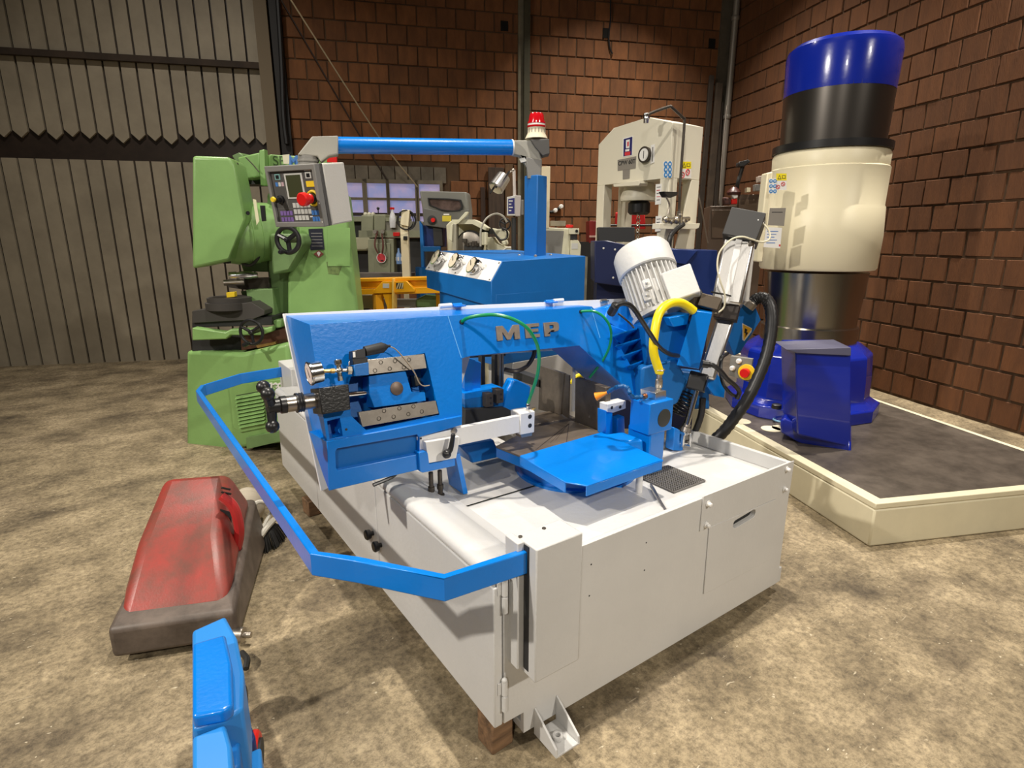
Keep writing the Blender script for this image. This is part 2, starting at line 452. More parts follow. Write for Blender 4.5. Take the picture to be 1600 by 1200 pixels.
def skipw(a, b, c, d):
    return b > WIN[0] and a < WIN[1] and d > WIN[2] and c < WIN[3]
def visw(u, v):
    # large in view: in the band above the machines, near the middle
    return -abs(v-3.35)*2.0 - abs(u-(uL+uC)/2)*0.12
lay_bricks(WALLP, uL+0.0, uC, 0.02, 6.9, wb, BRICK, skipw, visw)
# right wall, square to the back wall, coming towards the viewer
cor = WALLP.pt(uC, 0, 0)
RW = Pl(cor, -WALLP.N*-1, (0, 0, 1), -WALLP.U)
RW = Pl(cor, WALLP.N*1.0, (0, 0, 1), -WALLP.U)
wr = MB().plate(RW, [(0, 0), (9.5, 0), (9.5, 7.0), (0, 7.0)], -0.012, -0.28).build('wall_right', MORTAR, smooth=False)
tag(wr, kind='structure')
lay_bricks(RW, 0.0, 6.4, 0.02, 6.9, wr, BRICK2, lambda *a: False, lambda u, v: -abs(v-3.3)-abs(u-1.8)*0.8, depth=0.003)
# left: pale sheet-metal cladding in the same plane
wl = MB().plate(WALLP, [(uL-9.0, 0), (uL, 0), (uL, 7.0), (uL-9.0, 7.0)], -0.05, -0.28).build('wall_left', BROWN, smooth=False)
tag(wl, kind='structure')
pw = wall_px(410)[0]-wall_px(386)[0]
for k in range(34):
    a = uL-0.14-pw*(k+1)
    cut = WALLP.uv(390, 222)[1]; lowtop = WALLP.uv(390, 243)[1]
    dx = random.uniform(-0.03, 0.03)
    up_ = [(a+0.012, cut+0.05+dx), (a+pw*0.5, cut-0.03+dx), (a+pw-0.012, cut+0.04+dx), (a+pw-0.012, 7.0), (a+0.012, 7.0)]
    MB().plate(WALLP, up_, -0.01, -0.045).build('cladding_panel', SHEET, wl, smooth=False)
    MB().plate(WALLP, [(a+0.012, 0.0), (a+pw-0.012, 0.0), (a+pw-0.012, lowtop-0.1), (a+0.012, lowtop-0.1)], -0.01, -0.045).build('cladding_panel', SHEET, wl, smooth=False)
vb = WALLP.uv(390, 103)[1]
t = MB().plate(WALLP, [(uL-9, vb-0.035), (uL-0.1, vb-0.035), (uL-0.1, vb+0.035), (uL-9, vb+0.035)], 0.05, -0.03).build('trim_1', TIMB, smooth=False); tag(t, kind='structure')
t = MB().plate(WALLP, [(uL-0.17, 0), (uL-0.02, 0), (uL-0.02, 7), (uL-0.17, 7)], 0.10, -0.05).build('trim_2', mat('tan_steel_post', (0.17, 0.13, 0.08), 0.7), smooth=False); tag(t, kind='structure')
t = MB().plate(WALLP, [(uL+0.0, 0), (uL+0.13, 0), (uL+0.13, 7), (uL+0.0, 7)], 0.06, -0.05).build('trim_3', mat('black_post', (0.012, 0.01, 0.009), 0.6), smooth=False); tag(t, kind='structure')
# concrete pillars in the brick wall
for k, (x0, x1, c) in enumerate([(809, 817, (0.17, 0.15, 0.10)), (817, 826, (0.06, 0.055, 0.03))]):
    a, b = wall_px(x0)[0], wall_px(x1)[0]
    t = MB().plate(WALLP, [(a, 0), (b, 0), (b, 7), (a, 7)], 0.03+0.05*k, -0.02).build('trim_%d' % (4+k), mat('pillar_tone_%d' % k, c, 0.8, noise=0.3), smooth=False); tag(t, kind='structure')
a, b = wall_px(1120)[0], wall_px(1137)[0]
t = MB().plate(WALLP, [(a, 0), (b, 0), (b, 7), (a, 7)], 0.05, -0.02).build('trim_6', mat('corner_pillar', (0.10, 0.085, 0.06), 0.8, noise=0.3), smooth=False); tag(t, kind='structure')
# concrete lintel course over the windows and the windows themselves
lint = wrect(520, 262, 697, 283)
t = MB()
nb = 9
for k in range(nb):
    ua = WIN[0]+(WIN[1]-WIN[0])*k/nb; ub = WIN[0]+(WIN[1]-WIN[0])*(k+1)/nb
    MB().plate(WALLP, [(ua+0.006, lint[2]), (ub-0.006, lint[2]), (ub-0.006, lint[3]), (ua+0.006, lint[3])], 0.012, -0.02).build('lintel_block', mat('lintel_concrete', (0.17, 0.145, 0.11), 0.85, noise=0.35, isl=0.15), wb, smooth=False)
cols_ = [(533, 569), (571, 604), (608, 650), (653, 687)]
for k, (x0, x1) in enumerate(cols_):
    y0 = 287
    u0, u1 = wall_px(x0, 300)[0], wall_px(x1, 300)[0]; v1 = WALLP.uv(620, y0)[1]; v0 = WALLP.uv(620, 352)[1]
    fr = MB().plate(WALLP, [(u0-0.04, v0-0.05), (u1+0.04, v0-0.05), (u1+0.04, v1+0.05), (u0-0.04, v1+0.05)], 0.03, -0.02,
                    holes=[[(u0, v0), (u1, v0), (u1, v1), (u0, v1)]]).build('window_%d' % (k+1), FRAMEC, smooth=False)
    tag(fr, kind='structure')
    hs = [(0, 0.22), (0.30, 0.62), (0.66, 1.0)]
    for a, b in hs:
        MB().plate(WALLP, [(u0, v0+(v1-v0)*a), (u1, v0+(v1-v0)*a), (u1, v0+(v1-v0)*b), (u0, v0+(v1-v0)*b)], 0.005, -0.006).build('pane', PANE, fr, smooth=False)
    for a in (0.26, 0.64):
        MB().plate(WALLP, [(u0, v0+(v1-v0)*(a-0.04)), (u1, v0+(v1-v0)*(a-0.04)), (u1, v0+(v1-v0)*(a+0.02)), (u0, v0+(v1-v0)*(a+0.02))], 0.02, -0.006).build('glazing_bar', BROWN if a < .5 else FRAMEC, fr, smooth=False)
# ceiling with the hall's roof sheeting
c = MB().rbox(-16, 18, -12, 18, 7.0, 7.1).build('ceiling', mat('dark_roof_sheet', (0.05, 0.045, 0.04), 0.8), smooth=False); tag(c, kind='structure')
# down pipe in the corner
pp = [WALLP.pt(wall_px(1143, 10)[0], z, 0.13) for z in (0.0, 7.0)]
dp = thing('downpipe', 'tall grey downpipe running up the dark corner of the brick walls', 'pipe', pp[0])
MB().cyl(pp[0], pp[1], 0.045).build('pipe', PIPE, dp)
for z in (1.9, 3.3, 4.6): MB().lathe(pp[0]+V((0, 0, z)), (0, 0, 1), [(0, .05), (0.01, .056), (.05, .056), (.06, .05)]).build('pipe_clamp', PIPE, dp)
# timbers leaning in the corner
for k, (xb, xt, yt, wd, lb) in enumerate([(1087, 1112, 118, 0.07, 'narrow dark timber leaning in the corner, leftmost of three'), (1100, 1124, 130, 0.10, 'wide brown board leaning in the corner beside the pipe'), (1116, 1126, 160, 0.06, 'thin dark lath leaning nearest the grey downpipe')]):
    tp = WALLP.px(xt, yt, 0.12); bt = WALLP.px(xb, 420, 0.55); bt.z = 0.02
    d = (tp-bt); R = Matrix((WALLP.U, d.normalized().cross(WALLP.U).normalized(), d.normalized())).transposed()
    o = MB().box((tp+bt)/2, (wd, 0.04, d.length), rot=R).build('leaning_timber', mat('timber_%d' % k, (0.035+0.03*(k == 1), 0.024+0.02*(k == 1), 0.015+.012*(k == 1)), 0.8, noise=0.4), loc=bt, bevel=0.004)
    tag(o, lb, 'timber', 'timbers leaning in the corner')
# cables and a dark line on the wall
a = WALLP.px(452, -4, 0.9); b = WALLP.px(592, 214, 0.35); c3 = WALLP.px(652, 292, 0.06)
o = MB().tube([a+(a-b)*0.25, a, b, c3], 0.009, 6, 4).build('slanting_cable', mat('beige_cable_sheath', (0.42, 0.34, 0.22), 0.6), loc=a); tag(o, 'pale cable running slanting down from the roof to the window wall', 'cable')
a = WALLP.px(437, -4, 0.1); b = WALLP.px(560, 208, 0.06); c3 = WALLP.px(604, 280, 0.04)
o = MB().tube([a+(a-b)*0.25, a, b, c3], 0.009, 6, 4).build('dark_slanting_line', mat('dark_brown_line', (0.03, 0.015, 0.01), 0.6), loc=a); tag(o, 'dark thin line on the bricks left of the pale slanting cable', 'cable')  # thin dark tube laid close to the bricks
pts = [WALLP.px(x, y, 0.02) for x, y in [(954, -10), (954, 30), (951, 55), (953, 75), (957, 84)]]
o = MB().tube(pts, 0.012, 6).build('hanging_cable', RUBBER, loc=pts[0]); tag(o, 'short black cable hanging down the bricks above the cream press', 'cable')
pts = [WALLP.px(x, y, 0.10) for x, y in [(434, 0), (440, 100), (443, 180), (448, 225)]]
o = MB().tube(pts, 0.03, 8).build('black_drain_pipe', RUBBER, loc=pts[0]); tag(o, 'black pipe running down beside the pale cladding at the left', 'pipe')
# small dark niches (missing block ends)
for (x, y) in [(788, 41), (947, 52), (1112, 68)]:
    u, v = WALLP.uv(x, y); MB().plate(WALLP, [(u-.05, v-.06), (u+.05, v-.06), (u+.05, v+.06), (u-.05, v+.06)], 0.012, -0.01).build('putlog_hole', mat('hole_black', (0.004, 0.003, 0.002), 1), wb, smooth=False)

# ================================================================== BAND SAW
SAW = thing('bandsaw_machine', 'big blue and light grey metal-cutting bandsaw in the middle of the hall', 'machine', (0.66, 1.2, 0.0))
x0, x1, zt, zb = -0.075, 1.44, 0.66, 0.15
P0y = PY(0.0)
# front panel with slot pocket; cabinet
acc = [(1107, 823), (1211, 779), (1204, 873), (1098, 928)]
accuv = [P0y.uv(*q) for q in acc]
slot = []
sa, sb = P0y.uv(1148, 818), P0y.uv(1175, 802)
for c, a0 in ((sa, 90), (sb, -90)):
    for k in range(7):
        an = math.radians(a0+k*30); slot.append((c[0]+0.018*math.cos(an), c[1]+0.018*math.sin(an)))
b = MB()
b.plate(P0y, [(x0, zb), (0.0, zb), (0.0, 0.07), (x1, 0.07), (x1, zt), (x0, zt)], 0.0, -0.018, holes=[slot])
# tray lip on top of the front panel, leaning over a bit
b.build('front_panel', GREY, SAW, bevel=0.002)
MB().plate(P0y.off(-0.0185), [(s[0]*1, s[1]) for s in [(sa[0]-.05, sa[1]-.05), (sb[0]+.05, sb[1]-.05), (sb[0]+.05, sb[1]+.05), (sa[0]-.05, sa[1]+.05)]], 0, -0.002).build('pocket_shadow_plate', BLACKM, SAW)
# base bodies: front bay and long left bay
b = MB()
b.rbox(0.0, x1, 0.018, 0.56, 0.07, 0.10)
b.rbox(x1-0.018, x1, 0.018, 0.56, 0.07, 0.65)
b.rbox(0.0, x1, 0.545, 0.56, 0.10, 0.6)
b.rbox(-0.075, 0.0, 0.018, 2.50, 0.15, 0.60)
b.rbox(0.0, 0.66, 0.56, 2.50, 0.10, 0.60)
b.build('base_cabinet', GREYD, SAW, bevel=0.003)
# chip tray: a sunk sheet with raised rims
tr = MB()
# rolled edge along the left side, profile swept in y
prof = [(-0.112, 0.645), (-0.112, 0.655), (-0.105, 0.668), (-0.092, 0.675), (-0.06, 0.676), (-0.035, 0.67), (0.0, 0.655), (0.05, 0.640), (0.055, 0.632), (-0.10, 0.632)]
def sweep_y(mb, prof, ya, yb):
    n = len(prof); vs = [V((x, ya, z)) for x, z in prof]+[V((x, yb, z)) for x, z in prof]
    mb.add(vs, [tuple(range(n)), tuple(range(n, 2*n))[::-1]]+[(i, (i+1) % n, n+(i+1) % n, n+i) for i in range(n)])
sweep_y(tr, prof, 0.002, 2.54)
tr.build('rolled_tray_edge', GREY, SAW, ang=50)
tr = MB()
tr.rbox(0.045, 1.425, 0.018, 0.545, 0.592, 0.60)
tr.rbox(0.045, 0.66, 0.545, 2.50, 0.592, 0.60)
# ramp from rolled edge down into the tray
tr.hull8([V((0.0, 0.018, 0.59)), V((0.15, 0.018, 0.59)), V((0.15, 1.25, 0.59)), V((0.0, 1.25, 0.59))],
         [V((0.0, 0.018, 0.652)), V((0.10, 0.06, 0.612)), V((0.10, 1.25, 0.612)), V((0.0, 1.25, 0.652))])
tr.build('chip_tray', GREY, SAW, bevel=0.003)
tr = MB()
tr.hull8([V((0.30, 0.03, 0.6)), V((0.74, 0.03, 0.6)), V((0.74, 0.40, 0.6)), V((0.30, 0.40, 0.6))],
         [V((0.30, 0.03, 0.603)), V((0.74, 0.03, 0.603)), V((0.70, 0.36, 0.612)), V((0.33, 0.36, 0.612))])
tr.build('tray_fold', GREY, SAW)
# rear and right rims
r = MB()
r.rbox(1.418, 1.44, 0.0, 0.545, 0.60, 0.662)
r.rbox(0.66, 1.44, 0.535, 0.56, 0.60, 0.635)
r.build('tray_rim', GREY, SAW, bevel=0.003)
# raised flat cover at the back of the left bay
MB().rbox(-0.09, 0.66, 1.35, 2.52, 0.60, 0.68).build('rear_cover', GREY, SAW, bevel=0.008)
# perforated drain grid
g = thing_parent = None
gr = MB()
ga, gb_, gc = 0.87, 1.07, 0.26
for i in range(17):
    t = i/16
    x = ga+(gb_-ga)*t
    gr.box((x, 0.27, 0.606), (0.004, 0.20, 0.006))
    gr.box(((ga+gb_)/2, 0.17+0.20*t, 0.606), (gb_-ga, 0.004, 0.006))
o = gr.build('drain_grid', mat('grid_grey', (0.16, 0.15, 0.14), 0.5), SAW); o['kind'] = 'stuff'
MB().rbox(ga, gb_, 0.17, 0.37, 0.5995, 0.6015).build('drain_opening', BLACKM, SAW)
# doors on the left side
PD = PX(-0.112)
for k, (ya, yb) in enumerate([(-0.004, 0.878), (0.884, 1.75), (1.756, 2.54)]):
    d = MB(); d.rbox(-0.112, -0.082, ya, yb, 0.155, 0.638)
    do = d.build('side_door', GREY, SAW, bevel=0.004)
    if k < 2:
        yk = [0.93, 0.84][0] if k == 1 else 0.845
        for zk in ([0.375] if k == 0 else [0.39]):
            MB().lathe((-0.112, yk, zk), (-1, 0, 0), [(0, 0.010), (0.012, 0.010), (0.014, 0.02), (0.03, 0.023), (0.036, 0.018)], 14).build('door_knob', BLACK, do)
# hinges at the front corner
for py in (390, 855):
    x_, y_ = 787.5, 800+py/3
    u, v = P0y.uv(x_, y_, 0.008)
    h = MB(); h.cyl((u, -0.012, v-0.055), (u, -0.012, v-0.004), 0.009); h.cyl((u, -0.012, v+0.002), (u, -0.012, v+0.05), 0.009)
    h.rbox(u-0.02, u, -0.008, 0.0, v+0.005, v+0.045); h.ball((u-.001, -0.012, v+0.054), 0.009)
    h.build('hinge', GREY, SAW)
# overlay panel, upper right of the front face, with bolts
ov = [P0y.uv(*q) for q in [(1097, 783), (1240, 722), (1233, 769), (1092, 830)]]
ov[1] = (1.44, 0.668); ov[0] = (ov[0][0], 0.668); ov[2] = (1.436, ov[2][1])
MB().plate(P0y, ov, 0.004, 0.0).build('top_cover_plate', GREY, SAW, bevel=0.0015)
for q in [(1106, 787), (1103, 820), (1229, 733), (1225, 764)]:
    p = P0y.px(*q, 0.004); o = MB().lathe(p, (0, -1, 0), [(0, 0.013), (0.004, 0.013), (0.005, 0.008), (0.016, 0.008), (0.018, 0.005)], 12).build('bolt', WHITE, SAW)
o = MB().plate(P0y, accuv, 0.005, 0.0, holes=[slot]).build('access_panel', GREY, SAW, bevel=0.002)
for q in [(924, 882), (921, 931), (1010, 848), (1007, 891)]:
    p = P0y.px(*q, 0.0006); MB().cyl(p, p+V((0, 0.002, 0)), 0.003, seg=8).build('drill_hole', BLACKM, SAW)
# guard bracket box at the near corner
gx0, gx1 = -0.05, 0.132
b = MB()
b.rbox(-0.035, gx1, -0.102, -0.001, 0.352, 0.782)
b.build('guard_mounting_box', GREY, SAW, bevel=0.004)
MB().rbox(-0.058, -0.034, -0.046, 0.016, 0.37, 0.782).build('slot_side_plate', GREY, SAW, bevel=0.003)
MB().rbox(-0.0365, -0.034, -0.07, -0.047, 0.37, 0.775).build('slot_shade_strip', BLACKM, SAW)  # black strip painting the dark of the open slot onto the box
for q in [(813, 839), (850, 826)]:
    p = PZ(0.782).px(*q); MB().lathe(p, (0, 0, 1), [(0, .006), (.003, .006), (.004, .003)], 10).build('screw', DARKST, SAW)
# guard rails: flat bar bent round the machine
def flatbar(mb, pts, h, t=0.006):
    """vertical flat bar through xy points; pts are (x, y, z of top)"""
    n = len(pts); P = [V(p) for p in pts]; offs = []
    for i in range(n):
        d = (P[min(i+1, n-1)]-P[max(i-1, 0)]); d.z = 0; d.normalize(); offs.append(V((-d.y, d.x, 0))*t)
    for i in range(n-1):
        a, b_ = P[i], P[i+1]; oa, ob = offs[i], offs[i+1]; H = V((0, 0, h))
        mb.hull8([a-H, b_-H, b_-H+ob, a-H+oa], [a, b_, b_+ob, a+oa])
zr = 0.757
def rp(x, y, z=zr): p = at(x, y, 'z', z); return (p.x, p.y, z)
near = [rp(822, 855)[:2]+(zr,), rp(694, 896), rp(560, 869), rp(498, 861)]
A = near[-1]; Bp = rp(352, 662)
d = V(Bp)-V(A); far_end = V(A)+d.normalized()*((2.42-A[1])/d.normalized().y)
C2 = rp(376, 584); D2 = rp(441, 573)
rail = MB(); flatbar(rail, near+[tuple(far_end), (far_end.x+0.04, far_end.y+0.12, zr)], 0.068, 0.024)
rail.build('guard_rail', BLUE, SAW, bevel=0.003)
rail = MB(); flatbar(rail, [(far_end.x+0.04, far_end.y+0.12, zr), (C2[0], C2[1], zr), (D2[0]+.05, D2[1], zr)], 0.068, 0.012)
rail.build('guard_rail', BLUE, SAW, bevel=0.003)
p = V(D2); MB().rbox(p.x-0.01, p.x+0.16, 2.52, p.y+0.06, 0.60, 0.79).build('far_guard_mounting_box', GREY, SAW, bevel=0.006)
# levelling foot at the front corner and at the right end
def foot(px0, px1, z0, nm):
    f = MB(); a, c = px0, px1
    f.rbox(a, c, -0.115, 0.0, z0, z0+0.008)
    for x in (a, c):
        f.hull8([V((x-0.004, -0.115, z0)), V((x+0.004, -0.115, z0)), V((x+0.004, 0, z0)), V((x-0.004, 0, z0))],
                [V((x-0.004, -0.112, z0+0.03)), V((x+0.004, -0.112, z0+0.03)), V((x+0.004, 0, z0+0.10)), V((x-0.004, 0, z0+0.10))])
    f.lathe(((a+c)/2, -0.062, z0+0.008), (0, 0, 1), [(0, .018), (.012, .018), (.013, .008), (-.0, .008)], 14)
    f.build('foot_bracket', GREY, SAW, bevel=0.002)
foot(0.045, 0.135, 0.045, 'a')
f = MB(); f.rbox(1.44, 1.50, 0.02, 0.09, 0.045, 0.12); f.build('foot_bracket', GREY, SAW, bevel=0.003)
# ------------------------------------------------------------------ saw bow (leaned back frame)
LEAN = math.radians(13)
HP = Pl((0, 0.60, 0.90), (1, 0, 0), (0, math.sin(LEAN), math.cos(LEAN)), (0, -math.cos(LEAN), math.sin(LEAN)))
def Dof(p): return (V(p)-CAM).dot(FHZ)
hole = [(553, 573), (650, 554), (664, 552), (687, 648), (572, 672), (548, 649), (545, 600)]
pocket = [(511, 658), (531, 653), (536, 681), (515, 686)]
front = [(484, 507), (925, 479), (946, 502), (1003, 602), (992, 625), (976, 605), (905, 540), (735, 556), (722, 560), (722, 652), (511, 691)]
W1 = -0.20
fuv = [HP.uv(*q) for q in front]
bk = list(fuv)
bk[0] = HP.uv(447, 493, W1); bk[1] = (fuv[1][0]+0.10, HP.uv(980, 470, W1)[1]); bk[10] = (HP.uv(503, 765, W1)[0], fuv[10][1])
b = MB()
b.plate(HP, fuv, 0, W1, holes=[[HP.uv(*q) for q in hole], [HP.uv(*q) for q in pocket]], back=bk)
bow = b.build('saw_bow', BLUE, SAW, bevel=0.004, ang=30)
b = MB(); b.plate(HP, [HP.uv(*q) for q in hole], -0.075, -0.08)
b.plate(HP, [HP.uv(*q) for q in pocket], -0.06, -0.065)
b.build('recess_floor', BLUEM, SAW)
# raised fold line on the bow (joint between wheel housing and back beam)
a0, a1 = HP.uv(699, 493), HP.uv(720, 559)
MB().plate(HP, [a0, (a0[0]+.003, a0[1]), (a1[0]+.003, a1[1]), a1], 0.0015, -0.002).build('weld_seam', mat('pale_blue_edge', (0.12, 0.42, 0.85), 0.35), SAW)
a0, a1 = HP.uv(923, 481), HP.uv(937, 528)
MB().plate(HP, [a0, (a0[0]+.003, a0[1]), (a1[0]+.003, a1[1]), a1], 0.0015, -0.002).build('weld_seam', MATS['pale_blue_edge'], SAW)
# pale cover on the back of the bow
cv = [(442, 490), (985, 466), (990, 480), (905, 545), (735, 556), (722, 600), (722, 665), (502, 768)]
MB().plate(HP, [HP.uv(x, y, W1) for x, y in cv], W1, W1-0.012).build('blade_cover', WHITE, SAW, bevel=0.002)
# cover hinges on the top edge
for (x, y, k) in [(706, 479, 0), (866, 472, 1)]:
    p = HP.px(x, y, W1); c = MB()
    cw, tb = (-0.03, 0.025) if k == 0 else (0.025, -0.03)
    c.cyl(p+V((cw-.028, 0, 0.006)), p+V((cw+.028, 0, 0.006)), 0.009)
    c.build('hinge', WHITE, SAW)
    MB().box(p+V((tb, -0.012, 0.004)), (0.045, 0.05, 0.006)).cyl(p+V((tb-.022, 0, 0.006)), p+V((tb+.022, 0, 0.006)), 0.007).build('hinge_tab', BLUE, SAW, bevel=.001)
p = HP.px(943, 470, W1); MB().box(p, (0.05, 0.03, 0.006)).cyl(p+V((-.02, 0, .004)), p+V((.02, 0, .004)), .005).build('latch', STEEL, SAW)
# lower lip of the wheel housing (vertical face) with a long sunk slot
LP = PY(0.600)
lip = [(511, 690), (654, 663), (722, 650), (722, 664), (656, 683), (656, 706), (667, 705), (668, 731), (514, 767)]
luv = [LP.uv(*q) for q in lip]
sl = [LP.uv(*q) for q in [(527, 701), (652, 679), (655, 684), (655, 706), (651, 710), (528, 735), (525, 731), (524, 706)]]
lb = list(luv); lb[0] = (lb[0][0]-0.03, lb[0][1]); lb[0] = (luv[0][0]-0.02, luv[0][1]); lb[8] = (LP.uv(507, 765, -.14)[0], lb[8][1])
MB().plate(LP, luv, 0, -0.14, holes=[sl], back=lb).build('wheel_housing_lip', BLUE, SAW, bevel=0.004)
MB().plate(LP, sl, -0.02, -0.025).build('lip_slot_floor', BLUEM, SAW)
# MEP lettering of raised metal plates
o0 = HP.uv(776, 533); ex = HP.uv(873, 524); ey = HP.uv(774, 510)
ex = (ex[0]-o0[0], ex[1]-o0[1]); ey = (ey[0]-o0[0], ey[1]-o0[1])
def L2(pts): return [(o0[0]+ex[0]*a+ey[0]*c, o0[1]+ex[1]*a+ey[1]*c) for a, c in pts]
M_ = [(0, 0), (0.085, 0), (0.085, .55), (0.15, 0.02), (0.2, .02), (.265, .55), (.265, 0), (.35, 0), (.35, 1), (.255, 1), (.175, .45), (.095, 1), (0, 1)]
E_ = [(.44, 0), (.67, 0), (.67, .24), (.53, .24), (.53, .4), (.65, .4), (.65, .62), (.53, .62), (.53, .76), (.67, .76), (.67, 1), (.44, 1)]
P_ = [(.75, 0), (.84, 0), (.84, .3), (.93, .3), (.985, .36), (1.0, .48), (1.0, .84), (.98, .95), (.93, 1), (.75, 1)]
Ph = [(.84, .52), (.9, .52), (.91, .56), (.91, .74), (.9, .78), (.84, .78)]
for nm, pl_, h in (('letter_m', M_, None), ('letter_e', E_, None), ('letter_p', P_, Ph)):
    MB().plate(HP, L2(pl_), 0.007, 0.0, holes=[L2(h)] if h else ()).build(nm, mat('worn_letter_metal', (0.30, 0.25, 0.21), 0.45, 0.6, noise=.2, nscale=30), SAW, bevel=0.0006)
# gib plates with socket screws
def gib(pts, screws, w):
    g_ = MB().plate(HP, [HP.uv(x, y, w) for x, y in pts], w, w-0.02).build('gib_plate', STEEL, SAW, bevel=0.0015)
    for q in screws:
        p = HP.px(*q, w); s_ = MB(); s_.lathe(p-HP.N*0.002, HP.N, [(0, .0078), (.0028, .0078), (.003, .0055), (.0012, .005), (.0012, .003)], 14)
        s_.build('screw', DARKST, g_)
gib([(545, 565), (663, 553), (667, 575), (577, 585), (560, 588), (545, 575)], [(595, 566), (617, 564), (639, 562), (586, 579), (609, 576), (631, 574)], 0.003)
gib([(560, 644), (681, 626), (686, 646), (566, 667)], [(600, 642), (624, 638), (646, 635), (592, 654), (615, 651), (638, 647), (659, 643)], 0.003)
# slider block with round cap
MB().ppx(HP, [(576, 588), (634, 580), (643, 612), (664, 613), (666, 626), (585, 637), (577, 616)], -0.008, -0.075).build('slide_block', BLUE, SAW, bevel=0.002)
p = HP.px(619.5, 607, -0.008); MB().lathe(p, HP.N, [(0, .024), (.004, .024), (.005, .0225)], 28).build('pivot_cap', mat('brown_cap', (0.16, 0.115, 0.09), .45, .4, noise=.3, nscale=40), SAW)
MB().ppx(HP, [(647, 586), (657, 590), (658, 602), (649, 604)], -0.03, -0.07).build('cable_gland', BLACK, SAW, bevel=.003)
MB().ppx(HP, [(641, 606), (654, 603), (656, 612), (645, 613)], -0.05, -0.07).build('cable_gland_nut', BLUEM, SAW, bevel=.002)
# tension screw, black carriage block, handwheel
d0 = Dof(HP.px(520, 620, 0.02))
carr = [(498, 607), (545, 600), (548, 640), (503, 648)]
MB().ppx(HP, carr, 0.055, -0.05).build('tension_block', mat('black_crackle', (0.012, 0.012, 0.012), .35, bump=.15, bscale=120), SAW, bevel=.003)
rod0 = HP.px(540, 617, 0.0); rod1 = HP.px(580, 613, -0.03)
MB().cyl(rod0, rod1, 0.009).build('guide_rod', CHROME, SAW)
ax = HP.px(505, 624, 0.0)
ax.y = ax.y-0.0
end = HP.px(430, 634, 0.0); dv = (end-ax).normalized(); Ln = (end-ax).length
def apx(x):  # param for pixel column x
    q = HP.px(x, 634-(x-430)*10/75, 0.0); return (q-ax).length
b = MB(); b.lathe(ax, dv, [(0, .026), (apx(446), .026), (apx(445), .024)], 24); b.build('screw_sleeve', mat('satin_sleeve_steel', (.42, .38, .33), .28, 1), SAW)
b = MB(); s0, s1 = apx(474), apx(462)
b.lathe(ax, dv, [(s0, .028), (s0+.002, .032), (s0+.006, .030), (s0+.01, .032), (s0+.014, .030), (s0+.018, .032), (s0+(s1-s0), .032), (s1+.001, .027)], 24); b.build('knurled_collar', BLACK, SAW)
b = MB(); b.lathe(ax, dv, [(apx(447), .028), (apx(438), .028), (apx(436), .023), (apx(428), .023), (apx(418), .024), (apx(416), .016)], 20)
hub = ax+dv*apx(424)
HPV = HP.V; HPC = HP.N
for ang in (86, 140, 268):
    a = math.radians(ang)
    # arms lie in the plane across the screw axis; seen foreshortened
    dd = (HPV*math.sin(a) + HPC*math.cos(a)*-1.0).normalized() + dv*(0.22 if ang < 200 else 0.1)
    L_ = 0.055
    b.tube([hub, hub+dd*0.03, hub+dd*L_], lambda i, n: 0.017-0.004*(i/n), 10, 2)
    b.ball(hub+dd*(L_+0.008), 0.0215, 14)
b.build('tension_handwheel', BLACK, SAW)
# pressure gauge and valve cross
gz = HP.px(503, 580, 0.045)
gdir = (HP.px(483, 584, 0.045)-gz).normalized()
g_ = MB(); g_.lathe(gz, gdir, [(0, .018), (0.003, .034), (.034, .036), (.036, .039), (.042, .039), (.044, .035), (.041, .033)], 30)
gg = g_.build('pressure_gauge', CHROME, SAW)
fc = gz+gdir*0.0415
MB().cyl(fc, fc+gdir*0.0008, 0.0335, seg=30).build('gauge_dial', mat('pinkish_gauge_dial', (0.72, 0.6, 0.56), 0.4), gg)
side = gdir.cross(HP.V).normalized()
MB().box(fc+gdir*0.002+HP.V*0.004, (0.002, 0.036, 0.001), rot=Matrix((side, (HP.V+side*.5).normalized(), gdir)).transposed()).build('needle', BLACKM, gg)
st0 = HP.px(505, 580, 0.045); st1 = HP.px(549, 578, 0.045); dx = (st1-st0)
b = MB(); b.cyl(st0, st0+dx*0.3, .0065); b.lathe(st0+dx*.26, dx, [(0, .009), (.012, .009)], 6); b.build('brass_stem', BRASS, SAW)
b = MB(); b.cyl(st0+dx*.35, st1, .006)
c0 = st0+dx*0.56
b.cyl(c0-HP.V*0.028, c0+HP.V*0.028, .0075); b.lathe(c0+HP.V*.018, HP.V, [(0, .011), (.004, .0125), (.016, .0125), (.018, .010), (.006, .006)], 16)
b.ball(c0, .012); b.lathe(c0-HP.V*.034, HP.V, [(0, .009), (.014, .009)], 6)
b.lathe(st0+dx*.82, dx, [(0, .009), (.003, .015), (.016, .015), (.019, .012)], 6)
b.build('valve_cross', mat('nickel', (.6, .56, .48), .25, 1), SAW)
MB().ppx(HP, [(553, 570), (576, 566), (577, 586), (555, 588)], 0.065, 0.02).build('manifold_block', BLUEM, SAW, bevel=.002)
MB().ppx(HP, [(551, 561), (575, 558), (575, 567), (552, 570)], 0.06, 0.025).build('seal_block', BLACK, SAW, bevel=.002)
MB().ppx(HP, [(551, 548), (571, 544), (572, 559), (551, 561)], 0.062, 0.02).build('valve_plug', BLACK, SAW, bevel=.002)
MB().ppx(HP, [(551.5, 550), (555, 549.5), (555.5, 558), (552, 558.5)], 0.0635, 0.06).build('plug_label', WPRINT, SAW)
a0 = HP.px(570, 549, 0.045); a1 = HP.px(597, 543, 0.045); dx = a1-a0
MB().lathe(a0, dx, [(0, .017), (dx.length, .0185), (dx.length+.012, .012), (dx.length+.022, .005), (dx.length+.03, .0045)], 18).build('connector_plug', BLACKM, SAW)
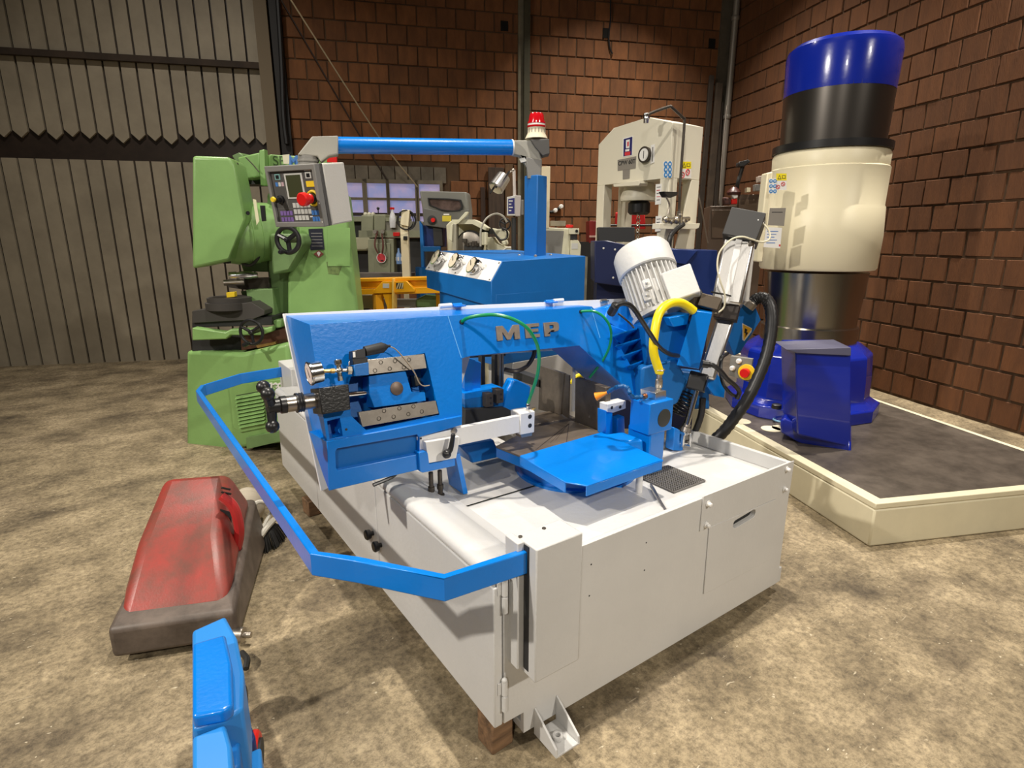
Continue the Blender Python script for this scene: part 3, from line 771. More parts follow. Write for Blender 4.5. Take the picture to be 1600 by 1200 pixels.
cp = [HP.px(x, y, w_) for x, y, w_ in [(606, 541, .045), (617, 545, .04), (632, 561, .03), (648, 583, .01), (655, 598, .0), (662, 603, -.01), (671, 602, -.01)]]
MB().tube(cp, .0022, 6).build('sensor_cable', mat('tan_cable', (.35, .28, .2), .5), SAW)
p = HP.px(541, 671, 0.001); MB().lathe(p, HP.N, [(0, .004), (.001, .004)], 10).build('drill_hole', BLACKM, SAW)
p = HP.px(532, 672, -0.03); MB().cyl(p-HP.N*0.03, p+HP.N*0.015, .012).build('pocket_boss', BLUE, SAW)
# clamp bracket and pale guide arm
BR = PY(0.585)
MB().ppx(BR, [(654, 708), (666, 705), (669, 708), (671, 725), (711, 716), (712, 728), (661, 739), (656, 737)], 0.0, -0.075).build('arm_bracket', BLUE, SAW, bevel=.003)
MB().ppx(BR, [(665, 691), (718, 682), (718, 689), (713, 716), (670, 724)], 0.0, -0.03).build('clamp_block', WHITE, SAW, bevel=.0025)
AR = PY(0.612)
arm = MB(); arm.ppx(AR, [(652, 683), (722, 668), (725, 667), (835, 645), (834, 671), (720, 695), (655, 706)], 0.0, -0.022)
arm.build('guide_arm', WHITE, SAW, bevel=.002)
MB().ppx(AR, [(813, 646), (836, 642), (835, 676), (813, 680)], 0.006, -0.065).build('guide_head', WHITE, SAW, bevel=.004)
for q in [(828, 651), (828, 665)]:
    p = AR.px(*q, .0065); MB().lathe(p, (0, -1, 0), [(0, .0095), (.001, .0095), (.0008, .005)], 14).build('bolt', BLACKM, SAW)
p = AR.px(657.5, 685, .0005); MB().lathe(p, (0, -1, 0), [(0, .004), (.001, .004)], 10).build('bolt', BLACKM, SAW)
MB().ppx(AR, [(813, 678), (832, 675), (831, 681), (815, 684)], -0.01, -0.05).build('guide_pad', STEEL, SAW)
# lever
lv = MB(); p0 = BR.px(697, 709, .03); p1 = BR.px(708, 680, .03)
lv.cyl(BR.px(697, 709, -.005), p0+V((0, -.006, 0)), .016); lv.tube([p0, BR.px(704, 702, .034), p1], lambda i, n: .012-.004*i/n, 10, 3); lv.ball(p1, .0085)
lv.ball(p0+V((0, -.004, 0)), .0165)
lv.build('clamping_lever', BLACK, SAW)
p = AR.px(709, 673, 0.001); MB().lathe(p, (0, -1, 0), [(0, .012), (.006, .012), (.007, .009)], 16).build('washer', STEEL, SAW)
# post under the bracket with fittings and foot
MB().hull8([V((0.165, .64, .605)), V((0.185, .64, .605)), V((.185, .76, .605)), V((0.165, .76, .605))], [V((.11, .60, .80)), V((.13, .60, .80)), V((.13, .70, .80)), V((.11, .70, .80))]).build('bracket_web', BLUE, SAW)
for x, y in [(673, 738), (687, 735)]:
    a0 = at(x, y, 'y', .66); b0 = V((a0.x, a0.y, .605)); b_ = MB().cyl(a0, b0, .009); b_.lathe(b0, (0, 0, 1), [(0, .016), (.02, .016), (.022, .01), (.04, .01), (.042, .013), (.06, .013)], 12); b_.build('limit_switch_stem', DARKST, SAW)
a0 = at(612, 746, 'y', .62); MB().tube([at(620, 738, 'y', .62), a0, at(583, 758, 'y', .62)], .007, 8, 2).build('stop_lever', BLACK, SAW)

# ------------------------------------------------------------------ turntable, tables and vice
T = PZ(0.75)
def tpx(*l, z=0.75): return [tuple(PZ(z).uv(x, y)) for x, y in l]
ctr = V((0.72, 0.60, 0))
MB().lathe((ctr.x, ctr.y, 0.60), (0, 0, 1), [(0, .27), (.012, .27), (.014, .25), (.10, .24), (.105, .2)], 40).build('turntable', BLUE, SAW)
steel = tpx((775, 697), (838, 722), (950, 679), (893, 657), (836, 667), (800, 684))
MB().plate(T, steel, 0, -0.008).build('table_plate', TABLEST, SAW, bevel=.001)
MB().plate(T, steel, -0.008, -0.05).build('table_body', BLUE, SAW, bevel=.002)
back = tpx((836, 663), (893, 653), (905, 655), (872, 640), (800, 652), (790, 668))
MB().plate(T, back, 0, -0.03).build('rear_table_plate', TABLEST, SAW, bevel=.001)
MB().ppx(PY(.78), [(719, 698), (772, 687), (778, 702), (792, 712), (737, 724), (733, 712)], 0, -.12).build('table_bearing_arm', BLUEM, SAW, bevel=.008)
# radial angle marks cut in the table
for (x, y, wd) in [(837, 703, .0022), (845, 696, .001), (860, 692, .001), (868, 688, .001), (885, 692, .0022)]:
    a0 = T.px(889, 662); b0 = T.px(x, y); dd = (b0-a0); nn = V((-dd.y, dd.x, 0)).normalized()*wd
    MB().add([a0-nn+V((0, 0, .0004)), b0-nn+V((0, 0, .0004)), b0+nn+V((0, 0, .0004)), a0+nn+V((0, 0, .0004))], [(0, 1, 2, 3)]).build('angle_mark', mat('scribed_line', (.05, .035, .03), .6), SAW)
ft = tpx((812, 712), (940, 675), (957, 682), (980, 693), (1035, 718), (917, 759), (883, 753), z=.756)
FTp = PZ(.756)
MB().plate(FTp, ft, 0, -0.005).build('front_table', BLUE, SAW, bevel=.0035, seg=3)
sk = MB()
def skirt(a, b_, h=.036, t=.005):
    a = V((a[0], a[1], .7515)); b_ = V((b_[0], b_[1], .7515)); d = (b_-a).normalized(); n = V((-d.y, d.x, 0))*t
    sk.hull8([a-V((0, 0, h)), b_-V((0, 0, h)), b_+n-V((0, 0, h)), a+n-V((0, 0, h))], [a, b_, b_+n, a+n])
skirt(ft[0], ft[6]); skirt(ft[5], ft[4]); skirt(ft[4], ft[3]); 
sk.build('table_skirt', BLUE, SAW, bevel=.001)
p = at(998, 768, 'z', .60); MB().cyl((p.x, p.y, .60), (p.x, p.y, .75), .014).build('table_post', WHITE, SAW)
# vice jaws
JX = PX(0.857)
JAWM = mat('scraped_jaw_steel', (.17, .14, .11), .4, .5, noise=.35, nscale=12, bump=.05, bscale=150)
def jaw(pts, t, nm='vice_jaw', mt=JAWM, bev=.0015):
    o = MB().ppx(JX, pts, 0, -t).build(nm, mt, SAW, bevel=bev); return o
jaw([(899, 590.5), (947, 606), (944, 677), (898, 659)], .03)
for q in [(921, 651), (937, 655)]:
    p = JX.px(*q, .0006); MB().lathe(p, (-1, 0, 0), [(0, .006), (.0006, .006), (.0004, .003)], 12).build('screw', STEEL, SAW)
jaw([(883.5, 584.5), (889.5, 586.5), (888, 654), (878.5, 648)], .008)
jaw([(843, 571), (881.5, 584), (876.5, 648), (841, 640)], .015)
jaw([(802, 579), (845, 594), (845, 606), (802, 592)], .05, 'jaw_carrier', BLACKM)
p0, p1 = at(893, 590, 'y', .80), 0
MB().cyl((.935, .872, .76), (.935, .872, 1.06), .009).build('pale_stop_rod', WHITE, SAW); MB().cyl((.935, .872, 1.0), (.935, .872, 1.07), .011).build('yellow_sleeve', YEL, SAW)
# slim pale pipe seen through the blade gap and yellow hose end
a0 = atd(894, 598, 2.75); b0 = atd(894, 652, 2.75)
# movable vice body left
VB = PY(0.93)
MB().ppx(VB, [(802, 593), (810, 594), (831, 604), (824, 650), (784, 652), (788, 630), (795, 607)], 0, -0.06).build('vice_body', BLUE, SAW, bevel=.012, seg=4)
MB().ppx(VB, [(726, 624), (768, 617), (785, 612), (786, 634), (770, 638), (728, 648)], 0, -0.05).build('vice_slide', BLUEM, SAW, bevel=.003)
MB().ppx(VB, [(726, 615), (785, 605), (785, 613), (768, 618), (726, 625)], 0.0, -0.09).build('slide_top', BLUE, SAW, bevel=.002)
for q in [(766, 625), (782, 619)]:
    x, y = q; MB().ppx(VB, [(x-6, y-10), (x+5, y-11), (x+5, y+10), (x-6, y+12)], .035, -.01).build('slide_clamp', DARKST, SAW, bevel=.002)
    for dy in (-3, 5): p = VB.px(x+1, y+dy, .0355); MB().lathe(p, (0, -1, 0), [(0, .005), (.001, .005), (.0008, .003)], 10).build('screw', BLACK, SAW)
MB().ppx(VB, [(727, 640), (790, 637), (812, 648), (812, 655), (727, 668)], 0.03, -0.10).build('slide_bed', BLACKM, SAW, bevel=.002)
b = MB(); b.ppx(PY(.98), [(726, 557), (738, 561), (752, 566), (751, 611), (736, 613), (726, 612)], 0, -.09); b.build('gusset', BLUE, SAW, bevel=.004)
b = MB(); b.ppx(PY(.97), [(726, 558), (743, 562), (736, 612), (726, 610)], 0.01, 0); b.build('gusset_flange', BLUE, SAW, bevel=.002)
for x0_, x1_ in ((752.5, 758), (773, 779.5)):
    MB().ppx(PY(1.05), [(x0_, 553), (x1_, 552), (x1_, 612), (x0_, 613)], 0, -.03).build('guide_post', BLACKM, SAW, bevel=.002)
for x0_, x1_ in ((780.5, 783), (784.5, 787)):
    MB().ppx(PY(1.03), [(x0_, 551), (x1_, 550), (x1_, 612), (x0_, 613)], 0, -.02).build('linear_rail', STEEL, SAW)
MB().ppx(PY(1.2), [(720, 520), (790, 520), (790, 556), (720, 560)], 0, -.05).build('rear_beam', BROWN, SAW)

# ------------------------------------------------------------------ right pillar with valve block, chute webs
PP = PY(0.344)
uv = PP.uv
c00 = uv(1011, 633); c01 = uv(1053, 623); c10 = uv(1053, 671); c11 = uv(1013, 681)
X0, X1 = c11[0]-.0, c01[0]
b = MB(); b.rbox(X0, X1, .344, .455, c11[1], c01[1]+.0)
b.build('pivot_head', BLUE, SAW, bevel=.004)
b = MB(); b.rbox(X0+.02, X1-.035, .35, .48, .60, c11[1]+.01); b.build('pillar', BLUE, SAW, bevel=.006)
p = PP.px(1037.5, 653, .0); MB().lathe(p, (0, -1, 0), [(0, .040), (.002, .040), (.0025, .038)], 36).build('pivot_cap', mat('black_rubber_cap', (.035, .035, .03), .55), SAW)
b = MB()
b.hull8([V((X0-.16, .46, .65)), V((X0+.01, .36, .65)), V((X0+.01, .50, .65)), V((X0-.16, .62, .65))],
        [V((X0-.15, .47, .74)), V((X0+.0, .37, .77)), V((X0+.0, .49, .77)), V((X0-.15, .60, .74))])
b.build('pillar_web', BLUE, SAW, bevel=.012, seg=3)
# rear clevis lug
LG = PY(.47)
MB().ppx(LG, [(1054, 668), (1063, 672), (1062, 690), (1068, 695), (1067, 705), (1052, 704)], 0, -.05).build('clevis_lug', BLUE, SAW, bevel=.004)
# valve block
VBk = PY(.37)
b = MB().ppx(VBk, [(1024, 614), (1041, 610), (1041, 627), (1025, 632)], 0, -.085); b.build('valve_block', ALU, SAW, bevel=.001)
p = VBk.px(1018, 607, -.03); q0 = p+V((0, 0, .0)); 
b = MB(); zb_ = VBk.px(1030, 609, -.04); base = V((zb_.x-.005, .41, zb_.z-.004))
b.lathe(base, (0, 0, 1), [(0, .012), (.008, .014), (.01, .011), (.018, .0165), (.05, .0165), (.054, .013), (.066, .0125), (.072, .014), (.085, .014)], 18)
b.build('hose_fitting', mat('fitting_metal', (.5, .45, .38), .3, .9), SAW)
MB().lathe(base+V((0, 0, .076)), (0, 0, 1), [(0, .0165), (.008, .018), (.014, .0165)], 16).build('yellow_collar', YEL, SAW)
ys = base+V((0, 0, .083)); dys = Dof(ys)
yp = [ys]+[atd(x, y, dys+k) for x, y, k in [(1021, 548, 0.0), (1024, 512, .02), (1031, 488, .05), (1045, 475, .09), (1062, 473, .13), (1075, 479, .15), (1084, 486, .16)]]
MB().tube(yp, .0195, 14).build('yellow_hose', YEL, SAW)
MB().torus(ys+V((0, 0, .012)), (0, 0, 1), .02, .003).build('hose_clip', STEEL, SAW)
# segmented coolant pipe with orange nozzle
cq = [(1003, 620, .40), (997, 621, .40), (989, 621, .40), (984, 615, .40), (982, 607, .41), (975, 603, .43), (966, 604, .45), (956, 609, .48), (950, 613, .50)]
cpts = [at(x, y, 'y', yy) for x, y, yy in cq]
b = MB()
for i in range(1, len(cpts)):
    a0, b0 = cpts[i-1], cpts[i]; d = b0-a0
    b.lathe(a0, d, [(0, .009), (d.length*.35, .0105), (d.length*.6, .0075), (d.length, .0085)], 12)
b.build('coolant_pipe', mat('deep_teal_blue_plastic', (.01, .09, .25), .35), SAW)
MB().lathe(at(1009, 619, 'y', .40), (-1, 0.05, 0), [(0, .013), (.008, .013), (.009, .010), (.018, .010)], 14).build('copper_fitting', mat('copper', (.75, .33, .16), .3, 1), SAW)
n0, n1 = cpts[-1], at(931, 620, 'y', .54)
b = MB(); b.lathe(n0, n1-n0, [(0, .0065), (.012, .007), ((n1-n0).length, .019), ((n1-n0).length+.001, .015)], 14); b.build('spray_nozzle', ORANGE, SAW)
# pale guide block with two holes and its blue supports
GB = PY(.53)
MB().ppx(GB, [(949, 632), (978, 626), (978, 638), (958, 645), (949, 644)], 0, -.05).build('blade_guide_block', WHITE, SAW, bevel=.002)
for q in [(956, 637), (969, 636)]:
    p = GB.px(*q, .0006); MB().lathe(p, (0, -1, 0), [(0, .0075), (.001, .0075), (.0004, .004)], 14).build('guide_screw', BLACKM, SAW)
MB().ppx(GB, [(947, 642), (957, 641), (957, 678), (947, 680)], -.005, -.06).build('guide_support', BLUE, SAW, bevel=.002)
MB().ppx(GB, [(965, 654), (976, 650), (977, 680), (964, 683)], -.005, -.05).build('guide_support', BLUE, SAW, bevel=.006)
# green air hoses
e = AR.px(829, 644, .0); de = Dof(e)
b = MB(); b.lathe(V((e.x, .63, e.z)), (0, 0, 1), [(0, .008), (.01, .008), (.012, .006), (.02, .006), (.022, .009), (.03, .009), (.034, .0065)], 12); b.build('air_fitting', CHROME, SAW)
b = MB(); q_ = AR.px(834, 641, -.02); b.lathe(q_, (0, 0, 1), [(0, .010), (.008, .010), (.012, .006)], 6).build('hex_nut', BRASS, SAW)
s0 = HP.px(721, 503, 0.0); ds = Dof(s0)
gp = [s0]
ll = [(731, 497), (750, 493), (775, 492), (800, 498), (822, 511), (836, 531), (842, 552), (841, 578), (835, 602)]
for i, (x, y) in enumerate(ll):
    t = (i+1)/(len(ll)+1); gp.append(atd(x, y, ds+(de-ds)*t-0.10*math.sin(math.pi*t)))
gp.append(V((e.x, .63, e.z+.034)))
MB().tube(gp, .0068, 10).build('green_air_hose', GRNH, SAW)
MB().cyl(s0-HP.N*.005, s0+HP.N*.006, .009).build('hose_grommet', BLACK, SAW)
s0 = HP.px(907, 487, 0.0); ds = Dof(s0); e2 = at(921, 590, 'y', .70); de = Dof(e2)
gp = [s0]; ll = [(917, 486), (930, 487), (943, 495), (952, 508), (955, 524), (951, 545), (940, 566)]
for i, (x, y) in enumerate(ll):
    t = (i+1)/(len(ll)+1); gp.append(atd(x, y, ds+(de-ds)*t-0.07*math.sin(math.pi*t)))
gp.append(e2)
MB().tube(gp, .0058, 10).build('green_air_hose', GRNH, SAW)
MB().cyl(s0-HP.N*.005, s0+HP.N*.006, .008).build('hose_grommet', BLACK, SAW)
# ------------------------------------------------------------------ drive side: gearbox, ribs, motor
def fin_set():
    for (xa, ya, xb, yb) in [(958, 524, 996, 512), (962, 540, 1002, 528), (971, 556, 1006, 544), (980, 572, 1012, 560)]:
        P1 = HP.px(xa, ya, .035); P2 = HP.px(xb, yb, .035); P3 = HP.px(xb-8, yb+12, -.05); P4 = HP.px(xa+14, ya+14, -.05)
        P5 = HP.px(xa, ya, -.05); P6 = HP.px(xb, yb, -.05)
        dz = V((0, 0, -.006))
        b = MB(); b.hull8([P1+dz, P2+dz, P6+dz, P5+dz], [P1, P2, P6, P5]); b.hull8([P1+dz, P5+dz, P4, P4+V((.002, 0, 0))], [P2+dz, P6+dz, P3, P3+V((.002, 0, 0))])
        b.build('cooling_rib', BLUE, SAW, bevel=.0015)
fin_set()
# body to the right of the diagonal arm
b = MB(); b.ppx(HP, [(938, 500), (990, 520), (1004, 512), (1030, 590), (1003, 603)], -.06, -.22); b.build('bow_knuckle', BLUE, SAW, bevel=.008)
b = MB(); b.ppx(HP, [(950, 478), (985, 468), (1010, 520), (990, 530), (946, 500)], -.07, -.2); b.build('bow_shoulder', BLUE, SAW, bevel=.006)
GP = PG(1050, 2.62, 18)
b = MB(); b.ppx(GP, [(1010, 512), (1018, 498), (1075, 490), (1083, 520), (1070, 560), (1055, 585), (1012, 580)], 0, -.20); b.build('gearbox', BLUEM, SAW, bevel=.012, seg=3)
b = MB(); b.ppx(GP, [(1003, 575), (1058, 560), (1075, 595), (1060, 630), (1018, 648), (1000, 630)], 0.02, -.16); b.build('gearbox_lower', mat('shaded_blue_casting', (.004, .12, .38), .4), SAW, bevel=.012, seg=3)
# motor
m0 = atd(1034, 492, 2.72); m1 = atd(1002, 398, 2.90)
# lean the motor parallel to the saw frame's cross direction
md = (m1-m0).normalized(); mL = (m1-m0).length
rM = 0.130
mo = MB().cyl(m0, m0+md*mL*.98, rM*.90, seg=40).build('motor_body', GREYD, SAW)
b = MB(); b.lathe(m0+md*mL*.66, md, [(0, rM*1.06), (.006, rM*1.1), (mL*.33, rM*1.08), (mL*.40, rM*.98), (mL*.43, rM*.75), (mL*.435, 0.03)], 44).build('fan_cover', GREY, SAW)
Rm = rot_to(md)
for i in range(34):
    a = 2*math.pi*i/34; dr = Rm @ V((math.cos(a), math.sin(a), 0)); tg = md.cross(dr).normalized()
    if i == 0:
        pass
    c = m0+md*mL*.34+dr*rM*.97
    fo = MB().box(c, (rM*.16, .005, mL*.60), rot=Matrix((dr, tg, md)).transposed()).build('cooling_fin', GREY, SAW, smooth=False)
b = MB(); b.lathe(m0-md*.02, md, [(0, rM*1.12), (.02, rM*1.12), (.022, rM*.9)], 40).build('motor_flange', GREYD, SAW)
# terminal box and feet pads
side = -FHZ+RT*.0
tb = atd(1064, 447, 2.66)
Rb = Matrix((RT, md.cross(RT).normalized(), RT.cross(md.cross(RT)).normalized())).transposed()
xb_ = (RT*0.93+FHZ*-.36).normalized(); zb2 = md; yb2 = zb2.cross(xb_).normalized(); xb_ = yb2.cross(zb2).normalized()
Rb = Matrix((xb_, yb2, zb2)).transposed()
MB().box(tb, (.135, .09, .15), rot=Rb).build('terminal_box', GREY, SAW, bevel=.006)
MB().box(tb+xb_*-.05+yb2*.05, (.13, .08, .11), rot=Rb).build('terminal_box_base', GREYD, SAW, bevel=.006)
for k in (0.12, 0.5):
    c = atd(1011, 470 - 25*k*2, 2.60)
    MB().box(c, (.035, .03, .045), rot=Rb).cyl(c-yb2*.03-zb2*.0, c+yb2*.03, .006).build('foot_pad', GREY, SAW, bevel=.004)
MB().box(m0+md*mL*.33-FHZ*rM*.97-RT*.02, (.045, .02, mL*.55), rot=Rb).build('motor_foot_rail', GREY, SAW, bevel=.003)
MB().ppx(GP, [(1045, 497), (1078, 490), (1074, 507), (1052, 511)], .05, -.05).build('gearbox_cap', BLUE, SAW, bevel=.003)
# ------------------------------------------------------------------ feed cylinder
Dc = 2.70
fa = atd(1071, 690, 2.62); fb = atd(1160, 395, 2.82)
fd = (fb-fa).normalized(); FL = (fb-fa).length
xr = (RT - fd*RT.dot(fd)).normalized(); yr = fd.cross(xr).normalized()
Rf = Matrix((xr, yr, fd)).transposed()
def fpt(px, py, D): return atd(px, py, D)
def seg_box(pxa, pya, pxb, pyb, D, wx, wy, nm, mt, bev=.003, off=0):
    a0 = atd(pxa, pya, D); b0 = atd(pxb, pyb, D+.10*abs(pya-pyb)/150)
    c = (a0+b0)/2; d = (b0-a0); xx = (RT-d.normalized()*RT.dot(d.normalized())).normalized()
    xx = (Matrix.Rotation(math.radians(-24), 3, d.normalized()) @ xx)
    yy = d.normalized().cross(xx); R_ = Matrix((xx, yy, d.normalized())).transposed()
    return MB().box(c, (wx, wy, d.length), rot=R_).build(nm, mt, SAW, bevel=bev), R_, c, d
seg_box(1155, 378, 1170, 336, 2.78, .155, .13, 'drive_box', mat('dark_drive_box', (.035, .034, .033), .5), .004)
seg_box(1135, 477, 1156, 378, 2.73, .135, .105, 'cylinder_barrel', ALU, .012)
o, R_, c, d = seg_box(1135, 477, 1156, 378, 2.73, .03, .115, 'barrel_groove', WHITE, .004)
seg_box(1133, 500, 1139, 474, 2.73, .105, .095, 'cylinder_collar', BROWN, .003)
seg_box(1104, 592, 1137, 490, 2.72, .078, .065, 'ram_guide', ALU, .012)
seg_box(1106, 483, 1113, 464, 2.60, .09, .06, 'sensor_block', mat('bronze_brown_block', (.09, .07, .05), .4, .5), .003)
seg_box(1086, 610, 1094, 583, 2.64, .085, .07, 'end_cap', BLACK, .006)
MB().cyl(atd(1092, 598, 2.64), atd(1073, 668, 2.61), .0115).build('piston_rod', CHROME, SAW)
b = MB(); b.lathe(atd(1072, 672, 2.61), fd, [(-.01, .022), (.012, .022), (.016, .016), (.03, .016)], 18); b.build('rod_nut', STEEL, SAW)
q = atd(1069, 686, 2.61); b = MB(); b.box(q+RT*.018, (.012, .045, .07)); b.box(q-RT*.018, (.012, .045, .07)); b.box(q+V((0, 0, .035)), (.05, .045, .016)); b.cyl(q-RT*.03-V((0, 0, .02)), q+RT*.03-V((0, 0, .02)), .008)
b.build('clevis', CHROME, SAW, bevel=.003)
# tall blue valve housing and rear plate with warning sign
VH = PG(1090, 2.56, -18)
MB().ppx(VH, [(1084, 485), (1113, 489), (1092, 577), (1057, 571)], 0, -.13).build('valve_housing', BLUE, SAW, bevel=.003)
MB().ppx(PG(1085, 2.575, 25), [(1085, 461), (1116, 465), (1110, 490), (1084, 487)], -.02, -.07).build('valve_head', MATS['bronze_brown_block'], SAW, bevel=.002)
RP = PG(1150, 2.84, 8)
rpl = [(1154, 473), (1178, 473), (1189, 500), (1156, 552), (1147, 556), (1136, 528), (1140, 502)]
MB().ppx(RP, rpl, 0, -.07).build('rear_junction_box', BLUEM, SAW, bevel=.003)
tri = [(1161, 507), (1175, 514), (1162, 532)]
MB().ppx(RP, [(1160, 505), (1175, 513), (1174, 519), (1163, 533), (1160, 531)], .001, 0).build('sign_backing', WPRINT, SAW)
MB().ppx(RP, tri, .002, .001).build('warning_triangle', mat('warning_orange', (.85, .45, .03), .4), SAW)
MB().ppx(RP, [(1164, 513), (1168, 515), (1166.5, 519), (1169, 520), (1164.5, 527), (1165, 521), (1163, 520)], .003, .002).build('lightning_mark', KPRINT, SAW)
MB().ppx(PG(1115, 2.70, 20), [(1107, 590), (1120, 583), (1134, 600), (1132, 622), (1115, 618), (1105, 604)], 0, -.08).build('lower_lug', BLUE, SAW, bevel=.004)
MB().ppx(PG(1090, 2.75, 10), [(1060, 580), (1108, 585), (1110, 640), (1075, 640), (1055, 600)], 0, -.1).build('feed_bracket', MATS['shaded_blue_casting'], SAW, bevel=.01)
# coil spring
b = MB(); sp = []
s_a = atd(1057, 648, 2.72); s_b = atd(1077, 612, 2.74); sd = (s_b-s_a)
sR = rot_to(sd)
for i in range(8*12+1):
    t = i/(8*12); a = 2*math.pi*i/12; sp.append(s_a+sd*t + sR @ V((.036*math.cos(a), .036*math.sin(a), 0)))
b.tube(sp, .0045, 6, 1).build('return_spring', BLACK, SAW)
# hoses and cables on the drive side
def hose(l, r, mt, nm, seg=10, ribs=0): return MB().tube([atd(*q) for q in l], r, seg, 6, ribs).build(nm, mt, SAW)
hose([(1172, 476, 2.83), (1182, 467, 2.82), (1194, 466, 2.80), (1203, 477, 2.78), (1206, 500, 2.76), (1203, 530, 2.74), (1196, 560, 2.72), (1182, 595, 2.70), (1165, 628, 2.68), (1148, 652, 2.68), (1130, 675, 2.70), (1112, 692, 2.72), (1100, 715, 2.78)], .027, RUBBER, 'corrugated_hose', 12, 1)
MB().lathe(atd(1168, 480, 2.83), atd(1180, 466, 2.82)-atd(1168, 480, 2.83), [(0, .032), (.03, .032), (.035, .028)], 14).build('hose_gland', STEEL, SAW)
hose([(1098, 570, 2.52), (1112, 570, 2.52), (1125, 579, 2.53), (1136, 592, 2.55), (1148, 602, 2.58), (1155, 612, 2.62), (1152, 622, 2.64)], .011, RUBBER, 'valve_cable')
MB().lathe(atd(1096, 568, 2.52), atd(1111, 570, 2.52)-atd(1096, 568, 2.52), [(0, .018), (.03, .018), (.035, .013), (.045, .013)], 12).build('cable_gland', BLACK, SAW)
hose([(1137, 552, 2.74), (1128, 560, 2.68), (1126, 580, 2.64), (1130, 600, 2.62), (1142, 615, 2.62), (1152, 620, 2.66)], .008, RUBBER, 'valve_cable')
hose([(1098, 622, 2.72), (1096, 645, 2.72), (1090, 665, 2.72), (1082, 682, 2.74)], .016, RUBBER, 'floor_hose')
hose([(1080, 620, 2.72), (1078, 640, 2.72), (1070, 662, 2.72), (1062, 672, 2.72)], .010, RUBBER, 'floor_hose')
hose([(957, 484, 2.25), (963, 478, 2.22), (975, 474, 2.22), (988, 480, 2.24), (1002, 500, 2.28), (1016, 522, 2.36), (1030, 542, 2.42), (1046, 553, 2.50), (1060, 556, 2.56)], .010, RUBBER, 'motor_cable')
MB().cyl(atd(955, 489, 2.26), atd(962, 477, 2.22), .017).build('cable_gland', BLACK, SAW)
hose([(966, 490, 2.26), (975, 497, 2.25), (985, 506, 2.26), (990, 512, 2.3)], .004, RUBBER, 'thin_cable')
hose([(1080, 445, 2.75), (1090, 450, 2.74), (1098, 462, 2.68)], .008, RUBBER, 'terminal_cable')
CAB = mat('ivory_cable', (.68, .64, .48), .4)
hose([(1184, 347, 2.74), (1193, 350, 2.72), (1202, 362, 2.71), (1202, 374, 2.70), (1190, 378, 2.70), (1175, 374, 2.69), (1160, 370, 2.68), (1145, 373, 2.68), (1132, 384, 2.67), (1123, 398, 2.67), (1121, 418, 2.66), (1125, 438, 2.65), (1131, 455, 2.65), (1133, 466, 2.65), (1131, 480, 2.65), (1124, 487, 2.64), (1116, 489, 2.62)], .0042, CAB, 'sensor_cable', 8)
MB().box(atd(1186, 347, 2.74), (.05, .025, .025)).build('cable_plug', WHITE, SAW, bevel=.004)
hose([(1111, 456, 2.64), (1120, 458, 2.64), (1132, 460, 2.66), (1146, 464, 2.70), (1154, 468, 2.73)], .004, BLACK, 'cable_tie', 6)
MB().cyl(atd(1176, 378, 2.74), atd(1166, 470, 2.78), .012).build('air_tube', WHITE, SAW)
MB().lathe(atd(1173, 383, 2.72), (0, 0, 1), [(0, .012), (.01, .014), (.02, .009)], 12).build('elbow_fitting', STEEL, SAW)
# thin cable lying over the tray at the front
tp_ = [at(1017, 757, 'z', .605), at(1022, 765, 'z', .612), at(1030, 780, 'z', .61), at(1042, 800, 'z', .606)]
MB().tube(tp_, .005, 8).build('tray_cable', STEEL, SAW)
# hose behind the bow
hose([(836, 547, 2.55), (832, 560, 2.55), (822, 573, 2.55), (806, 580, 2.5), (788, 577, 2.5)], .010, DARKST, 'hydraulic_hose')
hose([(893, 600, 2.9), (900, 590, 2.9), (915, 583, 2.9)], .014, YEL, 'yellow_hose')
# ================================================================== control console
A0 = atd(785, 408, 3.20); B0 = atd(683, 392, 3.68); C0 = atd(915, 400, 3.62)
A1 = atd(768, 440, 3.14); B1 = atd(666, 423, 3.60)
CB = thing('control_console', 'blue hydraulic control console with three gauges on a sloping white panel, behind the saw bow', 'console', (A0.x+.3, A0.y+.3, 0))
Dz = V((0, 0, 1))
A2 = V((A1.x, A1.y, 1.235)); B2 = V((B1.x, B1.y, 1.30))
back_dir = (C0-A0)
Cb = C0; Db = B0+V((back_dir.x, back_dir.y, 0))*.9
b = MB()
vs = [A0, B0, Db, Cb, A1, B1, A2, B2, V((Db.x, Db.y, 1.235)), V((Cb.x, Cb.y, 1.235))]
b.add(vs, [(0, 3, 2, 1), (0, 1, 5, 4), (4, 5, 7, 6), (0, 4, 6, 9, 3), (1, 2, 8, 7, 5), (3, 9, 8, 2), (6, 7, 8, 9)])
b.build('cabinet_head', BLUEM, CB, bevel=.003)
ins = (A2-B2).normalized()*-.10
bd = V((back_dir.x, back_dir.y, 0)).normalized()
lo = [A2+V((0, 0, 0))+bd*.03, B2+bd*.03-ins*.9, V((Db.x, Db.y, 1.235)), V((Cb.x, Cb.y, 1.235))]
b = MB(); b.hull8([V((p.x, p.y, .90)) for p in lo], [V((p.x, p.y, 1.30)) for p in lo]); b.build('cabinet_body', BLUEM, CB, bevel=.003)
b = MB(); b.hull8([V((p.x, p.y, 0.0)) for p in lo[:]], [V((p.x, p.y, .90)) for p in lo[:]])
lo2 = [lo[0]+bd*.12+ins*-.0, lo[0]+bd*.12+ins*2.2, lo[2]+ins*-.5, lo[3]]
b = MB(); b.hull8([V((p.x, p.y, 0.0)) for p in lo2], [V((p.x, p.y, .90)) for p in lo2]); b.build('plinth', GREYD, CB, bevel=.003)
